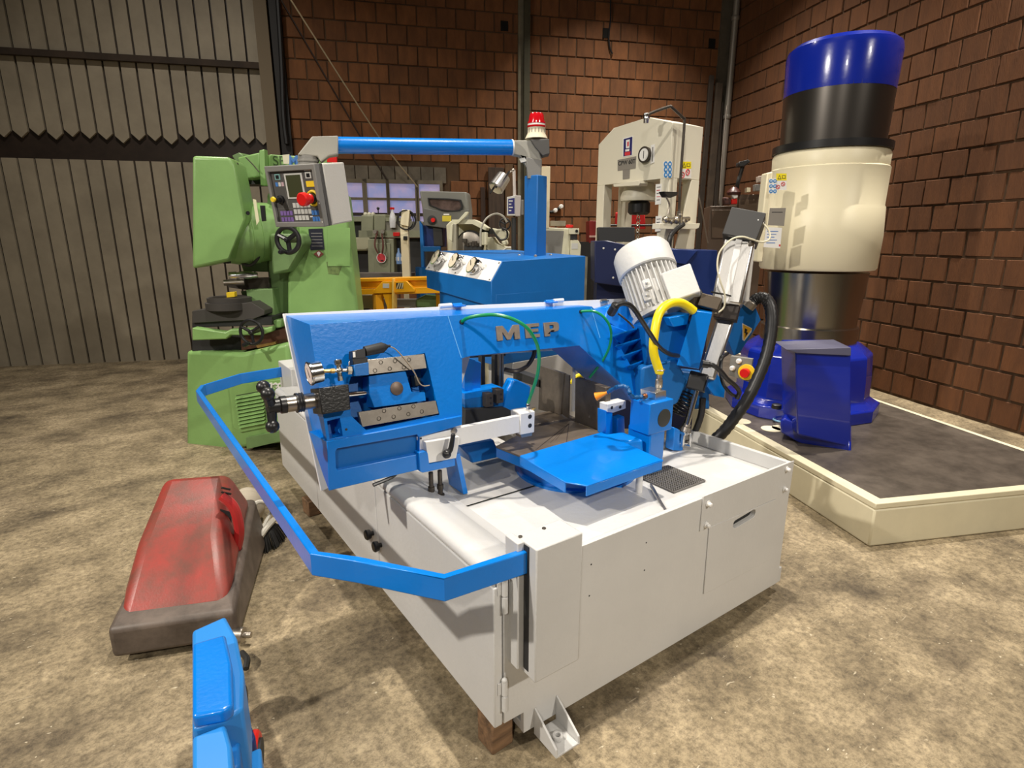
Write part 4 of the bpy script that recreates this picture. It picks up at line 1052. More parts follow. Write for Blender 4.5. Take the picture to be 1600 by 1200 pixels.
# gauge panel
n = (A0-B0).cross(A1-A0).normalized()
if n.dot(CAM-A0) < 0: n = -n
GPp = Pl(A1, (A1-B1), n.cross(A1-B1), n)
if GPp.V.z < 0: GPp = Pl(A1, (A1-B1), -GPp.V, n)
gp_ = MB().plate(GPp, [GPp.uv(x, y) for x, y in [(684, 393), (784, 409), (767, 440), (666, 422)]], .004, 0).build('gauge_panel', WHITE, CB)
for q in [(725, 401), (712, 427), (765, 437), (780, 411), (671, 419)]:
    p = GPp.px(*q, .004); MB().lathe(p, n, [(0, .005), (.002, .005), (.003, .003)], 8).build('screw', DARKST, gp_)
for q in [(688, 408), (716, 413), (744, 420)]:
    p = GPp.px(*q, .004)
    gn = (n*0.75 + V((GPp.N.x, GPp.N.y, 0)).normalized()*0.25 - GPp.U*.2).normalized()
    g_ = MB(); g_.lathe(p, n, [(0, .012), (.03, .012)], 12); c5 = p+n*.022; g_.lathe(c5-gn*.012, gn, [(0, .040), (.004, .046), (.022, .046), (.026, .049), (.030, .049), (.031, .043)], 30)
    g_ = g_.build('pressure_gauge', CHROME, gp_)
    MB().cyl(c5+gn*.0185, c5+gn*.0195, .0425, seg=28).build('gauge_dial', mat('ivory_dial', (.62, .55, .42), .4), gp_)
    MB().box(c5+gn*.0205, (.003, .003, .05)).build('needle', BLACKM, gp_)
    k = p+GPp.U*.055+GPp.V*.010; b = MB(); b.lathe(k, n, [(0, .010), (.035, .010), (.036, .019), (.055, .019), (.058, .014)], 14); b.tube([c5+GPp.U*.0, k+n*.03], .008, 8, 1)
    b.build('valve_knob', CHROME, gp_)
# column with foot plate
cb = atd(835, 396, 3.62); zt0 = 1.485
cb = at(837, 402, 'z', 1.485); D_c = Dof(cb)
cb = atd(836, 398, 3.62); cb.z = 1.478
yawc = math.degrees(math.atan2(bd.y, bd.x))+12
MB().box(cb+V((0, 0, .006)), (.20, .16, .012), yaw=yawc).build('foot_plate', BLUE, CB, bevel=.002)
for sx in (-1, 1):
    for sy in (-1, 1):
        q = Matrix.Rotation(math.radians(yawc), 3, 'Z') @ V((sx*.08, sy*.062, .012)); MB().lathe(cb+q, (0, 0, 1), [(0, .010), (.01, .010), (.014, .005)], 8).build('bolt', STEEL, CB)
ctop = atd(836, 275, 3.62).z
MB().box((cb.x, cb.y, (cb.z+ctop)/2), (.098, .098, ctop-cb.z), yaw=yawc).build('column', BLUEM, CB, bevel=.005)
# swivel joint on top of the column
JP = PG(836, 3.62, 0); JP = Pl(V((cb.x, cb.y, 0))-FHZ*.03, RT, (0, 0, 1), -FHZ)
MB().ppx(JP, [(800, 219), (832, 219), (840, 224), (847, 250), (846, 277), (826, 277), (826, 266), (812, 244), (799, 241)], .0, -.08).build('swivel_joint', CASTG, CB, bevel=.008, seg=3)
MB().ppx(JP, [(822, 245), (846, 250), (846, 279), (824, 279), (823, 262)], .008, -.09).build('joint_neck', MIDG, CB, bevel=.004)
MB().ppx(JP, [(811, 248), (820, 246), (823, 252), (814, 254)], .006, 0).build('joint_plate', KEYG, CB)
MB().ppx(JP, [(829, 218), (858, 217), (859, 240), (848, 243), (835, 228)], .03, -.09).build('beacon_bracket', CHAR, CB, bevel=.003)
# pendant arm tube
ta = atd(800, 230.5, 3.57); tb_ = atd(527, 227, 3.30)
MB().cyl(tb_, ta, .043, seg=28).build('pendant_arm', BLUE, CB)
MB().cyl(ta-(ta-tb_).normalized()*.004, ta+(ta-tb_).normalized()*.004, .0445, seg=28).build('end_ring', WHITE, CB)
ad = (tb_-ta).normalized()
EP = Pl(tb_, -ad, (0, 0, 1), (-ad).cross(V((0, 0, 1))).normalized())
if EP.N.dot(CAM-tb_) < 0: EP = Pl(tb_, -ad, (0, 0, 1), -EP.N)
MB().ppx(EP, [(487, 212), (528, 212), (529, 241), (514, 243), (502, 252), (496, 243), (465, 240)], .048, -.048).build('elbow_joint', CASTG, CB, bevel=.010, seg=3)
ns = EP.px(481, 238, 0)
b = MB(); b.lathe(ns-V((0, 0, .065)), (0, 0, 1), [(0, .056), (.012, .056), (.013, .05), (.02, .05), (.021, .056), (.032, .056), (.033, .052), (.05, .052)], 26); b.build('swivel_collar', MIDG, CB)
# pendant box: front faces the lower left
pf = [(417, 261), (492, 254), (505, 352), (432, 355)]
p_tr = atd(494, 254, 3.02); p_tl = atd(416, 262, 3.14)
# axes of the box
hx = (p_tr-p_tl); hx.z = 0; hx.normalize()
fn = V((hx.y, -hx.x, 0))
if fn.dot(CAM-p_tr) < 0: fn = -fn
tl = math.radians(-8)
PFn = (fn*math.cos(tl)+V((0, 0, 1))*math.sin(tl)).normalized()
PFv = PFn.cross(hx).normalized()
if PFv.z < 0: PFv = -PFv
PF = Pl(p_tr, hx, PFv, PFn)
fuv_ = [PF.uv(*q) for q in [(416, 262), (493, 253), (507, 353), (431, 356)]]
wd = sum(fuv_[k][0] for k in (1, 2))/2 - sum(fuv_[k][0] for k in (0, 3))/2
ul = (fuv_[0][0]+fuv_[3][0])/2; ur = ul+wd; vt = (fuv_[0][1]+fuv_[1][1])/2; vbm = (fuv_[2][1]+fuv_[3][1])/2
oR = [(ul, vbm), (ur, vbm), (ur, vt), (ul, vt)]
iR = [(ul+.018, vbm+.026), (ur-.022, vbm+.026), (ur-.022, vt-.028), (ul+.018, vt-.028)]
MB().plate(PF, oR, .008, -.03, holes=[iR]).build('pendant_bezel', MIDG, CB, bevel=.004)
MB().plate(PF, oR, -.032, -.055).build('pendant_gasket', CHAR, CB, bevel=.003)
MB().plate(PF, oR, -.056, -.235).build('pendant_housing', PENDW, CB, bevel=.008)
face = MB().plate(PF, iR, -.008, -.03).build('key_panel', CHAR, CB)
W_ = iR[1][0]-iR[0][0]; H_ = iR[2][1]-iR[0][1]
def kp(a, c): return (iR[0][0]+W_*a, iR[0][1]+H_*c)
def krect(a0, a1, c0, c1, nm, mt, th=.002, w=-.008, par=face, bev=0.0):
    return MB().plate(PF, [kp(a0, c0), kp(a1, c0), kp(a1, c1), kp(a0, c1)], w+th, w, ).build(nm, mt, par, bevel=bev, smooth=False)
krect(.32, .73, .46, .95, 'screen_frame', KEYG, .003); krect(.36, .69, .49, .92, 'screen', SCREEN, .004)
krect(.10, .22, .84, .95, 'key_frame', mat('teal_key', (.2, .4, .38), .4), .002); krect(.125, .195, .86, .93, 'key', BLACK, .004)
krect(.80, .93, .84, .96, 'key_frame', KEYG, .002); krect(.83, .90, .865, .935, 'key', BLACK, .004)
krect(.79, .94, .985, .997, 'print_line', WPRINT, .001)
for k in range(3): krect(.08+.07*k, .135+.07*k, .71, .79, 'symbol_key', [BLUEK, KEYG, mat('pink_key', (.5, .35, .38), .5)][k], .001)
krect(.79, .98, .68, .79, 'emergency_stop_plate', YELP, .002)
for r_ in range(3):
    for k in range(5 if r_ < 2 else 4):
        krect(.40+.083*k, .468+.083*k, .28-.125*r_, .375-.125*r_, 'number_key', KEYG, .003)
krect(.745, .81, .085, .11, 'symbol_key', WPRINT, .001)
for r_ in range(2):
    for k in range(4):
        krect(.07+.075*k, .13+.075*k, .13-.125*r_, .22-.125*r_, 'function_key', PURP, .002)
        if k < 3: krect(.80+.065*k, .855+.065*k, .13-.125*r_, .22-.125*r_, 'symbol_key', BLUEK, .002)
krect(.0, 1.0, .265, .27, 'print_line', MIDG, .001)
krect(.285, .29, .27, 1.0, 'print_line', MIDG, .001)
p = PF.pt(*kp(.90, .46), -.006); MB().torus(p+PF.N*.002, PF.N, .034, .007).build('emergency_stop_ring', YELP, face)
MB().lathe(p, PF.N, [(0, .024), (.03, .024), (.032, .020), (.05, .020), (.052, .030), (.065, .034), (.085, .034), (.092, .028)], 24).build('emergency_stop_button', RED, face)
MB().lathe(p, PF.N, [(0, .026), (.026, .026)], 20).build('button_collar', BLACK, face)
p = PF.pt(*kp(.15, .45), -.008); MB().lathe(p, PF.N, [(0, .022), (.012, .022), (.014, .014), (.04, .014)], 16).build('selector_switch', BLACK, face)
p = PF.pt(*kp(.13, .47), -.008); MB().lathe(p-PF.U*.0, PF.N, [(.02, .008), (.045, .008), (.05, .014), (.06, .012)], 12).build('yellow_switch_cap', YELP, face)
for c_ in (.30, .62):
    p = PF.pt(ur-.007, vbm+(vt-vbm)*(.08 if c_ < .5 else .38), .009); MB().lathe(p, PF.N, [(0, .004), (.001, .004)], 8).build('screw', KEYG, face)
# beacon
bp_ = JP.px(838, 217, -.03); 
BC = thing('warning_beacon', 'red and white flashing beacon on top of the console column', 'beacon', bp_)
MB().lathe(bp_, (0, 0, 1), [(0, .066), (.006, .064), (.030, .052), (.055, .050), (.060, .052)], 28).build('base', mat('cream_beacon_base', (.75, .68, .5), .4), BC)
for k in range(16):
    a = 2*math.pi*k/16; MB().box(bp_+V((math.cos(a)*.0515, math.sin(a)*.0515, .042)), (.004, .004, .022), yaw=math.degrees(a)).build('base_rib', mat('grey_rib', (.3, .28, .22), .5), BC)
MB().lathe(bp_+V((0, 0, .060)), (0, 0, 1), [(0, .054), (.010, .055), (.011, .051), (.02, .051), (.022, .053), (.032, .052), (.034, .047), (.068, .042), (.078, .036), (.082, .02)], 28).build('red_lens', REDG, BC)
MB().lathe(bp_+V((0, 0, .070)), (0, 0, 1), [(0, .0516), (.010, .0516)], 28).build('white_band', WPRINT, BC)
# wooden packing blocks under the saw
def block(c, size, yaw, lb):
    o = MB().box(c, size, yaw=yaw).build('wooden_block', WOOD, loc=(c[0], c[1], 0), bevel=.006); tag(o, lb, 'block', 'packing timbers under the saw')
block((-.052, .085, .065), (.085, .085, .13), 3, 'old wooden packing block under the near corner of the saw cabinet')
block((-.06, 2.06, .05), (.10, .10, .098), 5, 'wooden packing block under the far left side of the saw cabinet')
# ================================================================== background machines
def put(mb, pl, pix, depth, name, mt, par, w=0, bevel=0.004, **k):
    mb.ppx(pl, pix, w, w-depth); return mb.build(name, mt, par, bevel=bevel, **k)
def rect(x0, y0, x1, y1): return [(x0, y0), (x1, y0), (x1, y1), (x0, y1)]
def base_of(px, D):
    p = atd(px, 500, D); p.z = 0; return p
def wheel(c, axis, R_, r, mt, par, spokes=3, name='handwheel', hub=.2, knob=True):
    axis = V(axis).normalized(); M = rot_to(axis); b = MB(); b.torus(c, axis, R_, r, 36, 10)
    for i in range(spokes):
        a = 2*math.pi*i/spokes+.6; q = M @ V((math.cos(a), math.sin(a), 0)); b.tube([c, c+q*R_*.5, c+q*R_], lambda i, n: r*1.1-r*.3*i/n, 8, 1)
    b.lathe(c-axis*r*1.5, axis, [(0, R_*hub), (r*3, R_*hub), (r*3.6, R_*hub*.6)], 18)
    if knob:
        q = M @ V((math.cos(4.4), math.sin(4.4), 0)); b.lathe(c+q*R_, axis, [(0, .010), (.03, .014), (.06, .017), (.075, .012)], 12)
    return b.build(name, mt, par)
# ---- green milling machine
GM = thing('milling_machine', 'green milling machine with black handwheels and louvred base, left of the saw', 'machine', base_of(440, 4.55))
def Q(D, yaw=0, px=450): return PG(px, D, yaw)
c_ = Q(4.45, 8)
colp = [(419, 352), (470, 300), (540, 300), (545, 352), (561, 500), (575, 690), (430, 700), (425, 500)]
put(MB(), c_, [(452, 300), (538, 300), (546, 365), (561, 500), (577, 690), (460, 700), (449, 500), (449, 430), (470, 395)], .40, 'column', GREEN, GM, bevel=.03, seg=4)
put(MB(), Q(4.52, -6), [(415, 300), (470, 300), (470, 700), (432, 700), (425, 500), (416, 400)], .40, 'column_side', GREEND, GM, bevel=.03)  # shade on the column's turned side put into a darker green
put(MB(), c_, rect(512, 356, 547, 416), .004, 'service_cover', GREEN, GM, w=.006, bevel=.001)
pl_ = put(MB(), c_, [(482, 358), (504, 357), (507, 390), (485, 391)], .003, 'data_plate', mat('black_data_plate', (.02, .022, .035), .3), GM, w=.005, bevel=0)
for k in range(5): put(MB(), c_, rect(486+k*.3, 364+k*5, 503+k*.3, 365+k*5), .0006, 'print_line', MIDG, pl_, w=.0058, bevel=0)
put(MB(), c_, [(490, 397), (498, 391), (506, 397), (498, 403)], .002, 'maker_emblem', mat('maroon_emblem', (.22, .05, .04), .5), GM, w=.004, bevel=0)
put(MB(), c_, [(495, 395), (498, 393), (501, 395), (498, 401)], .002, 'maker_emblem', WPRINT, GM, w=.0055, bevel=0)
put(MB(), c_, [(510, 409), (532, 407), (534, 418), (529, 430), (513, 428)], .0008, 'worn_patch', mat('worn_olive_patch', (.16, .24, .07), .6, noise=.5, nscale=40), GM, w=.0013, bevel=0)
# ram housing: horizontal drum running towards the left
h0 = atd(428, 362, 4.62); h1 = atd(352, 366, 4.40); hd = (h1-h0)
b = MB(); L_ = hd.length
b.lathe(h0, hd, [(0.0, .215), (L_*.40, .222), (L_*.42, .23), (L_*.60, .235), (L_*.615, .23), (L_*.80, .23), (L_*1.05, .21), (L_*1.1, .15)], 40)
b.build('ram_housing', GREEN, GM)
RH = Q(4.20, 4, 380)
for pts in ([(362, 318), (369, 319), (371, 347), (367, 349), (364, 345)], [(406, 321), (413, 321), (415, 345), (409, 346)]):
    put(MB(), RH, pts, .02, 'slot_opening', BLACK, GM, w=-.0, bevel=.002)
put(MB(), RH, [(395, 311), (400, 312), (405, 345), (401, 352)], .004, 'scale_plate', mat('cream_scale', (.7, .68, .45), .5), GM, w=.0, bevel=0)
p = RH.px(387.5, 333, 0.005); MB().lathe(p, RH.N, [(0, .014), (.004, .014)], 14).build('set_screw', BLACK, GM)
put(MB(), Q(4.15, 8, 352), [(300, 243), (358, 245), (366, 255), (383, 340), (356, 408), (300, 420)], .28, 'vertical_head', GREEN, GM, bevel=.02, seg=3)
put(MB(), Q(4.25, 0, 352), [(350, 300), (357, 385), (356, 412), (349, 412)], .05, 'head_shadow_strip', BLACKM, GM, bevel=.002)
put(MB(), Q(4.6, -12, 390), [(371, 246), (405, 238), (407, 276), (380, 280)], .30, 'motor_cover', GREEN, GM, bevel=.01)
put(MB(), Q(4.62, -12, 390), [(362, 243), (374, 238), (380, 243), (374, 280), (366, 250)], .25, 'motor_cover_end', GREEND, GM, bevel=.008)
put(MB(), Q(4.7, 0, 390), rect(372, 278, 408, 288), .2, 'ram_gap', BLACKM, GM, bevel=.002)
put(MB(), Q(4.5, 0, 410), [(405, 235), (413, 233), (415, 290), (407, 290)], .06, 'ram_lever_post', GREEN, GM, bevel=.006)
MB().tube([Q(4.5).px(384, 246, .02), Q(4.5).px(395, 257, .02), Q(4.5).px(405, 269, .02)], .004, 6, 1).build('thin_rod', DARKST, GM)
top = put(MB(), Q(4.6, 0, 470), [(420, 241), (512, 247), (512, 300), (420, 300)], .2, 'ram', GREEN, GM, bevel=.008)
tp = Q(4.6, 0, 470)
text('lettering', 'SE', tp.px(436, 252, .002), tp.U, tp.V, .10, mat('dark_green_print', (.05, .10, .03), .5), GM)
put(MB(), tp, [(441, 242), (452, 241), (452, 256), (443, 256)], .003, 'cream_sticker', mat('cream_sticker', (.7, .66, .5), .5), GM, w=.003, bevel=0)
text('lettering', 'M', tp.px(458.5, 252, .002), tp.U, tp.V, .10, BLUEK, GM, bold=.004)
put(MB(), tp, [(511, 242), (526, 243), (526, 254), (511, 253)], .02, 'red_white_plate', RED, GM, w=.03, bevel=0)
MB().tube([Q(4.3).px(x, y, .05) for x, y in [(340, 262), (352, 264), (356, 258), (372, 256)]], .008, 6).build('lever_rod', DARKST, GM)
wc = atd(450, 375, 4.05); wheel(wc, -FHZ+RT*-.2, .084, .016, BLACK, GM)
MB().cyl(wc, wc+FHZ*.18, .02).build('wheel_shaft', DARKST, GM)
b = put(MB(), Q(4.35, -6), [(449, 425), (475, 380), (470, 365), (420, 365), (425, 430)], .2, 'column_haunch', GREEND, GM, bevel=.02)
# machine table, vice, knee
K = Q(4.25, 0, 380)
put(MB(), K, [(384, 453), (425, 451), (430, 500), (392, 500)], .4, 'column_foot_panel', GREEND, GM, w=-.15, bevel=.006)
put(MB(), K, [(300, 486), (392, 472), (413, 485), (413, 492), (392, 500), (300, 505)], .35, 'work_table', mat('grimy_table', (.05,.045,.04), .6), GM, bevel=.004)
put(MB(), K, [(300, 502), (425, 495), (425, 508), (300, 512)], .3, 'table_saddle', BLACKM, GM, w=-.02, bevel=.004)
b = MB(); q = K.px(360, 478, -.1); b.lathe(V((q.x, q.y, q.z-.02)), (0, 0, 1), [(0, .17), (.05, .17), (.052, .155), (.085, .155), (.09, .14)], 30); b.build('rotary_table', mat('grimy_table', (.05,.045,.04), .6), GM)
put(MB(), K, [(353, 457), (366, 456), (367, 464), (354, 465)], .04, 'yellow_clip', YELP, GM, w=-.03, bevel=.003)
put(MB(), Q(4.6, 0, 390), [(376, 455), (423, 452), (425, 482), (384, 482)], .3, 'knee_side', GREEN, GM, bevel=.004)
put(MB(), Q(4.5, 0, 390), [(352, 437), (420, 435), (421, 451), (384, 453), (356, 449)], .2, 'slide_way', DARKST, GM, bevel=.003)
a0 = atd(358, 431, 4.4); b0 = atd(392, 430, 4.45); b = MB(); b.lathe(a0, b0-a0, [(0, .03), (.05, .032), (.052, .026), (.07, .026), (.072, .032), (.15, .032), (.17, .022), (.2, .02)], 18); b.build('spindle_nose', CHROME, GM)
a0 = atd(350, 442, 4.38); b0 = atd(382, 441, 4.42); MB().cyl(a0, b0, .022).build('spindle_bar', STEEL, GM)
MB().tube([atd(x, y, 4.4) for x, y in [(345, 385), (362, 397), (380, 412), (392, 414), (402, 405), (410, 386)]], .012, 8).build('coolant_hose', RUBBER, GM)
put(MB(), Q(4.6, 0, 400), [(372, 400), (418, 398), (419, 425), (380, 424)], .1, 'cross_arm', GREEND, GM, bevel=.006)
put(MB(), Q(4.2, 4, 380), [(300, 512), (352, 519), (359, 515), (413, 513), (425, 510), (426, 518), (408, 524), (360, 524), (353, 530), (300, 532)], .08, 'knee_bracket', GREEN, GM, bevel=.008)
put(MB(), Q(4.25, 4, 400), [(376, 526), (446, 514), (450, 534), (377, 548)], .3, 'knee_block', mat('oxide_brown_paint', (.09, .035, .02), .4, noise=.4, nscale=8), GM, bevel=.004)
put(MB(), Q(4.19, 4, 400), [(400, 540), (430, 534), (431, 538), (402, 544)], .05, 'brass_plate', BRASS, GM, bevel=.001)
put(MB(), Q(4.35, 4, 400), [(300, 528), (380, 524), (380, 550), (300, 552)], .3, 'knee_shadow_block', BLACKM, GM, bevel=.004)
put(MB(), Q(4.3, 0, 435), [(425, 501), (440, 499), (440, 512), (430, 514)], .1, 'knee_lug', GREEN, GM, bevel=.01)
wc = atd(393, 519, 4.05); wheel(wc, -FHZ+RT*-.15, .086, .011, BLACK, GM)
MB().cyl(wc, wc+FHZ*.15, .018).build('wheel_shaft', DARKST, GM)
# base with louvres
Bs = Q(4.15, -14, 390)
put(MB(), Bs, [(290, 548), (376, 552), (450, 535), (462, 690), (380, 700), (290, 712)], .75, 'base', GREEN, GM, bevel=.03, seg=3)
put(MB(), Bs, [(357, 602), (447, 592), (455, 660), (376, 676), (364, 668)], .02, 'motor_door', GREEN, GM, w=.012, bevel=.004)
for k in range(9):
    y = 619+k*5.6; x0_ = 369+k*.8; x1_ = 413+k*.3
    P1 = Bs.px(x0_, y, .012); P2 = Bs.px(x1_, y-8, .012); P3 = Bs.px(x1_, y-3.6, .012); P4 = Bs.px(x0_, y+4.4, .012); o_ = Bs.N*.02
    MB().hull8([P1, P2, P3, P4], [P1+o_*.1, P2+o_*.1, P3+o_, P4+o_]).build('louvre', GREEN, GM, smooth=False)
    put(MB(), Bs, [(x0_, y-1.2), (x1_, y-9.2), (x1_, y-8), (x0_, y)], .001, 'louvre_gap', BLACKM, GM, w=.0132, bevel=0)
text('script_lettering', 'Jymec', Bs.px(421, 601, .014), (Bs.U+Bs.V*.06), Bs.V, .085, WPRINT, GM, ext=.004, bold=.003, shear=.25)
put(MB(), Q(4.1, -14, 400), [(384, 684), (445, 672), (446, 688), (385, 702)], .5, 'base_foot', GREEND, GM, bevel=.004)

# ---- sage green lathe under the windows
SL = thing('engine_lathe', 'dull sage green engine lathe standing under the windows', 'lathe', base_of(600, 6.9))
S6 = Q(6.8, -8, 600)
put(MB(), S6, [(530, 372), (578, 370), (578, 388), (572, 392), (530, 392)], .5, 'lathe_gearbox', mat('pale_sage_enamel', (.34, .33, .22), .5), SL, bevel=.02)
put(MB(), S6, rect(530, 338, 566, 346), .4, 'headstock_top', SAGE, SL)
put(MB(), S6, rect(530, 346, 567, 372), .3, 'headstock', BLACKM, SL, w=-.1)
put(MB(), S6, rect(564, 336, 583, 372), .5, 'apron', SAGE, SL, bevel=.012)
put(MB(), S6, rect(584, 335, 602, 362), .5, 'carriage', SAGE, SL, bevel=.01)
put(MB(), S6, rect(602, 340, 627, 346), .4, 'tailstock_top', SAGE, SL)
put(MB(), S6, rect(602, 346, 660, 362), .4, 'bed_front', mat('grey_bed', (.2, .19, .15), .5), SL, w=-.02, bevel=.006)
put(MB(), S6, rect(560, 360, 660, 371), .4, 'bed', SAGE, SL, bevel=.004)
put(MB(), S6, rect(614, 363, 624, 369), .02, 'red_lever', RED, SL, w=.02)
put(MB(), S6, [(574, 373), (615, 373), (617, 450), (576, 450)], .5, 'pedestal', SAGE, SL, bevel=.01)
put(MB(), S6, rect(585, 380, 610, 445), .02, 'pedestal_door', SAGE, SL, w=.012, bevel=.006)
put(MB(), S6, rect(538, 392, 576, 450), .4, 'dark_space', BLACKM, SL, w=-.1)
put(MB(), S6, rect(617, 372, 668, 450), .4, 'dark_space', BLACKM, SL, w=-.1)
for x in (571, 577, 583): 
    p = S6.px(x, 335, -.05); MB().ball(p, .026, 10).build('lever_knob', mat('pale_knob', (.6, .58, .45), .4), SL)
p = S6.px(591, 330, -.05); MB().cyl(p+V((0, 0, -.05)), p+V((0, 0, .03)), .006).ball(p+V((0, 0, .03)), .018, 10).build('shift_lever', BLACK, SL)
for x in (587, 599): p = S6.px(x, 362, .02); MB().lathe(p, S6.N, [(0, .025), (.03, .022)], 14).build('control_knob', STEEL, SL)
ap = S6.px(596, 403, .03)
o = MB().lathe(ap, S6.N, [(0, .058), (.004, .058)], 28).build('round_sticker', WPRINT, SL); 
MB().lathe(ap+S6.N*.0042, S6.N, [(0, .05), (.001, .05)], 28).build('sticker_disc', RPRINT, SL)
MB().box(ap+S6.N*.007-V((0, 0, .03)), (.05, .001, .014), yaw=-55).build('sticker_bar', KPRINT, SL)
for dx in (-.03, .02): MB().tube([ap+V((0, 0, .3))+S6.U*dx, ap+V((0, 0, .15))+S6.U*dx*2+S6.N*.03, ap+V((0, 0, .05))+S6.U*dx+S6.N*.02], .01, 6).build('hanging_cable', mat('red_brown_cable', (.12, .04, .03), .5), SL)
o = put(MB(), Q(6.0, -8, 600), rect(548, 427, 652, 434), .25, 'long_grey_beam', mat('worn_dark_beam', (.10, .085, .075), .6, noise=.3), None) if False else MB().ppx(Q(6.0, -8, 600), rect(540, 427, 641, 434), 0, -.2).build('steel_tray', mat('worn_dark_beam', (.10, .085, .075), .6, noise=.3), SL)
sb = S6.px(613, 333, .0)
SB = thing('spray_bottle', 'white spray bottle with a red trigger on the windowed side behind the lathe', 'bottle', sb-V((0, 0, .12)))
MB().lathe(sb-V((0, 0, .16)), (0, 0, 1), [(0, .035), (.1, .038), (.15, .026), (.18, .012), (.2, .012)], 14).build('body', BOTTLE, SB)
MB().box(sb+V((0, 0, .05)), (.05, .02, .025)).build('trigger', RED, SB, bevel=.003)
sb = Q(6.5, 0, 600).px(623, 398, 0)
SB = thing('cleaner_bottle', 'small blue and white bottle in the dark beside the lathe pedestal', 'bottle', sb-V((0, 0, .1)))
MB().lathe(sb-V((0, 0, .1)), (0, 0, 1), [(0, .03), (.1, .03), (.13, .012), (.17, .01)], 12).build('body', mat('pale_blue_bottle', (.15, .25, .45), .3), SB)
MB().box(sb-V((0, 0, .045)), (.05, .055, .04)).build('paper_label', WPRINT, SB)
# ---- cream post with box and cable coil
CP = thing('cream_post', 'slim cream post with a cream switch box and coiled black cable', 'post', base_of(634, 5.9))
P5 = Q(5.9, 0, 634)
put(MB(), P5, [(625, 352), (637, 352), (641, 440), (629, 440)], .07, 'post', IVORY, CP)
b = MB(); a_ = atd(634, 435, 5.9); b.rbox(a_.x-.02, a_.x+.02, a_.y-.02, a_.y+.02, 0, a_.z); b.build('lower_post', IVORY, CP)
put(MB(), P5, [(628, 327), (640, 328), (638, 354), (625, 351)], .10, 'switch_box', IVORY, CP, w=.03)
put(MB(), P5, rect(630, 369, 636, 375), .04, 'clamp', BLACK, CP, w=.03)
for k in range(3): MB().torus(P5.px(634+k*.6, 344, -.03+.03*k), RT*.35*(k-1)-FHZ, .085+.004*k, .006, 28, 6).build('cable_coil', RUBBER, CP)
# ---- yellow lifting frame
YF = thing('lifting_frame', 'orange-yellow steel frame lying behind the console on the floor stock', 'frame', base_of(620, 5.4))
Y5 = Q(5.4, -6, 620)
put(MB(), Y5, [(545, 437), (697, 433), (697, 448), (545, 451)], .12, 'frame_beam', AMBER, YF, w=-.03)
put(MB(), Y5, [(545, 452), (697, 448), (697, 458), (545, 461)], .14, 'lower_flange', AMBER, YF, w=.0)
put(MB(), Y5, [(545, 436), (697, 432), (697, 437), (545, 441)], .14, 'upper_flange', AMBER, YF, w=.0)
put(MB(), Y5, [(583, 455), (597, 440), (635, 439), (648, 452), (648, 456), (583, 459)], .05, 'centre_bracket', AMBER, YF, w=.03)
put(MB(), Y5, [(598, 459), (616, 458), (617, 500), (602, 500), (605, 480)], .05, 'bracket_leg', AMBER, YF, w=.02)
put(MB(), Y5, rect(612.5, 436, 614.5, 484), .12, 'stiffener', mat('pale_yellow_edge', (.9, .62, .15), .4), YF, w=.06, bevel=.001)
put(MB(), Y5, rect(598, 443, 608, 450), .004, 'grey_label', KEYG, YF, w=.033, bevel=0)
put(MB(), Y5, rect(619, 442, 630, 451), .003, 'hazard_label', KPRINT, YF, w=.033, bevel=0)
for k in range(3): put(MB(), Y5, [(619+k*4, 451), (621+k*4, 451), (624.5+k*3, 442), (622.5+k*3, 442)], .001, 'hazard_stripe', mat('pale_stripe', (.6, .5, .3), .5), YF, w=.034, bevel=0)
b = MB()
for x in (590, 690): a_ = atd(x, 455, 5.45); b.rbox(a_.x-.04, a_.x+.04, a_.y-.04, a_.y+.04, 0, a_.z-.03)
b.build('frame_leg', AMBER, YF)
o = put(MB(), Q(5.8, 0, 600), rect(557, 461, 589, 480), .3, 'cream_crate', BEIGE, None) if False else None
CC = thing('cream_crate', 'low cream box half hidden under the yellow lifting frame', 'box', base_of(573, 5.9)); a_ = atd(573, 470, 5.9)
put(MB(), Q(5.6, 0, 573), rect(557, 461, 590, 482), .15, 'body', mat('dirty_cream', (.42, .40, .28), .6), CC)
a_ = atd(573, 482, 5.62); MB().rbox(a_.x-.05, a_.x+.05, a_.y+.05, a_.y+.15, 0, a_.z).build('stand', BLACKM, CC)
put(MB(), Q(5.6, 0, 573), rect(589, 468, 650, 480), .1, 'grey_bar', MIDG, CC, w=-.03)
GT = thing('green_casting', 'dull green casting on the floor under the yellow frame', 'casting', base_of(670, 5.6))
put(MB(), Q(5.55, 0, 670), [(650, 468), (664, 461), (694, 463), (698, 478), (696, 482), (650, 480)], .12, 'body', GREEND, GT, bevel=.02)
a_ = atd(672, 480, 5.6); MB().rbox(a_.x-.05, a_.x+.05, a_.y, a_.y+.1, 0, a_.z).build('stand', BLACKM, GT)
# ---- grey guarded bandsaw on a blue stand
GS = thing('guarded_grinder', 'machine with a grey rounded guard, viewing window and blue stand, behind the console', 'machine', base_of(695, 6.0))
G6 = Q(5.9, -4, 690)
win = [(670, 311), (700, 312), (718, 314), (721, 323), (717, 328), (706, 329), (690, 327), (672, 320)]
put(MB(), G6, [(655, 298), (730, 300), (734, 330), (733, 350), (697, 357), (662, 352), (659, 325)], .22, 'guard', mat('guard_grey', (.17, .17, .15), .5, bump=.05), GS, bevel=.02, seg=3)
put(MB(), G6, [(661, 325), (697, 331), (733, 327), (733, 350), (697, 357), (662, 352)], .02, 'guard_step', mat('guard_dark_grey', (.11, .11, .10), .5), GS, w=.015, bevel=.006)
MB().ppx(G6, [(668, 309), (700, 310), (720, 312), (724, 323), (719, 330), (706, 331), (690, 329), (670, 321)], .02, .0, holes=[win]).build('window_seal', BLACK, GS)
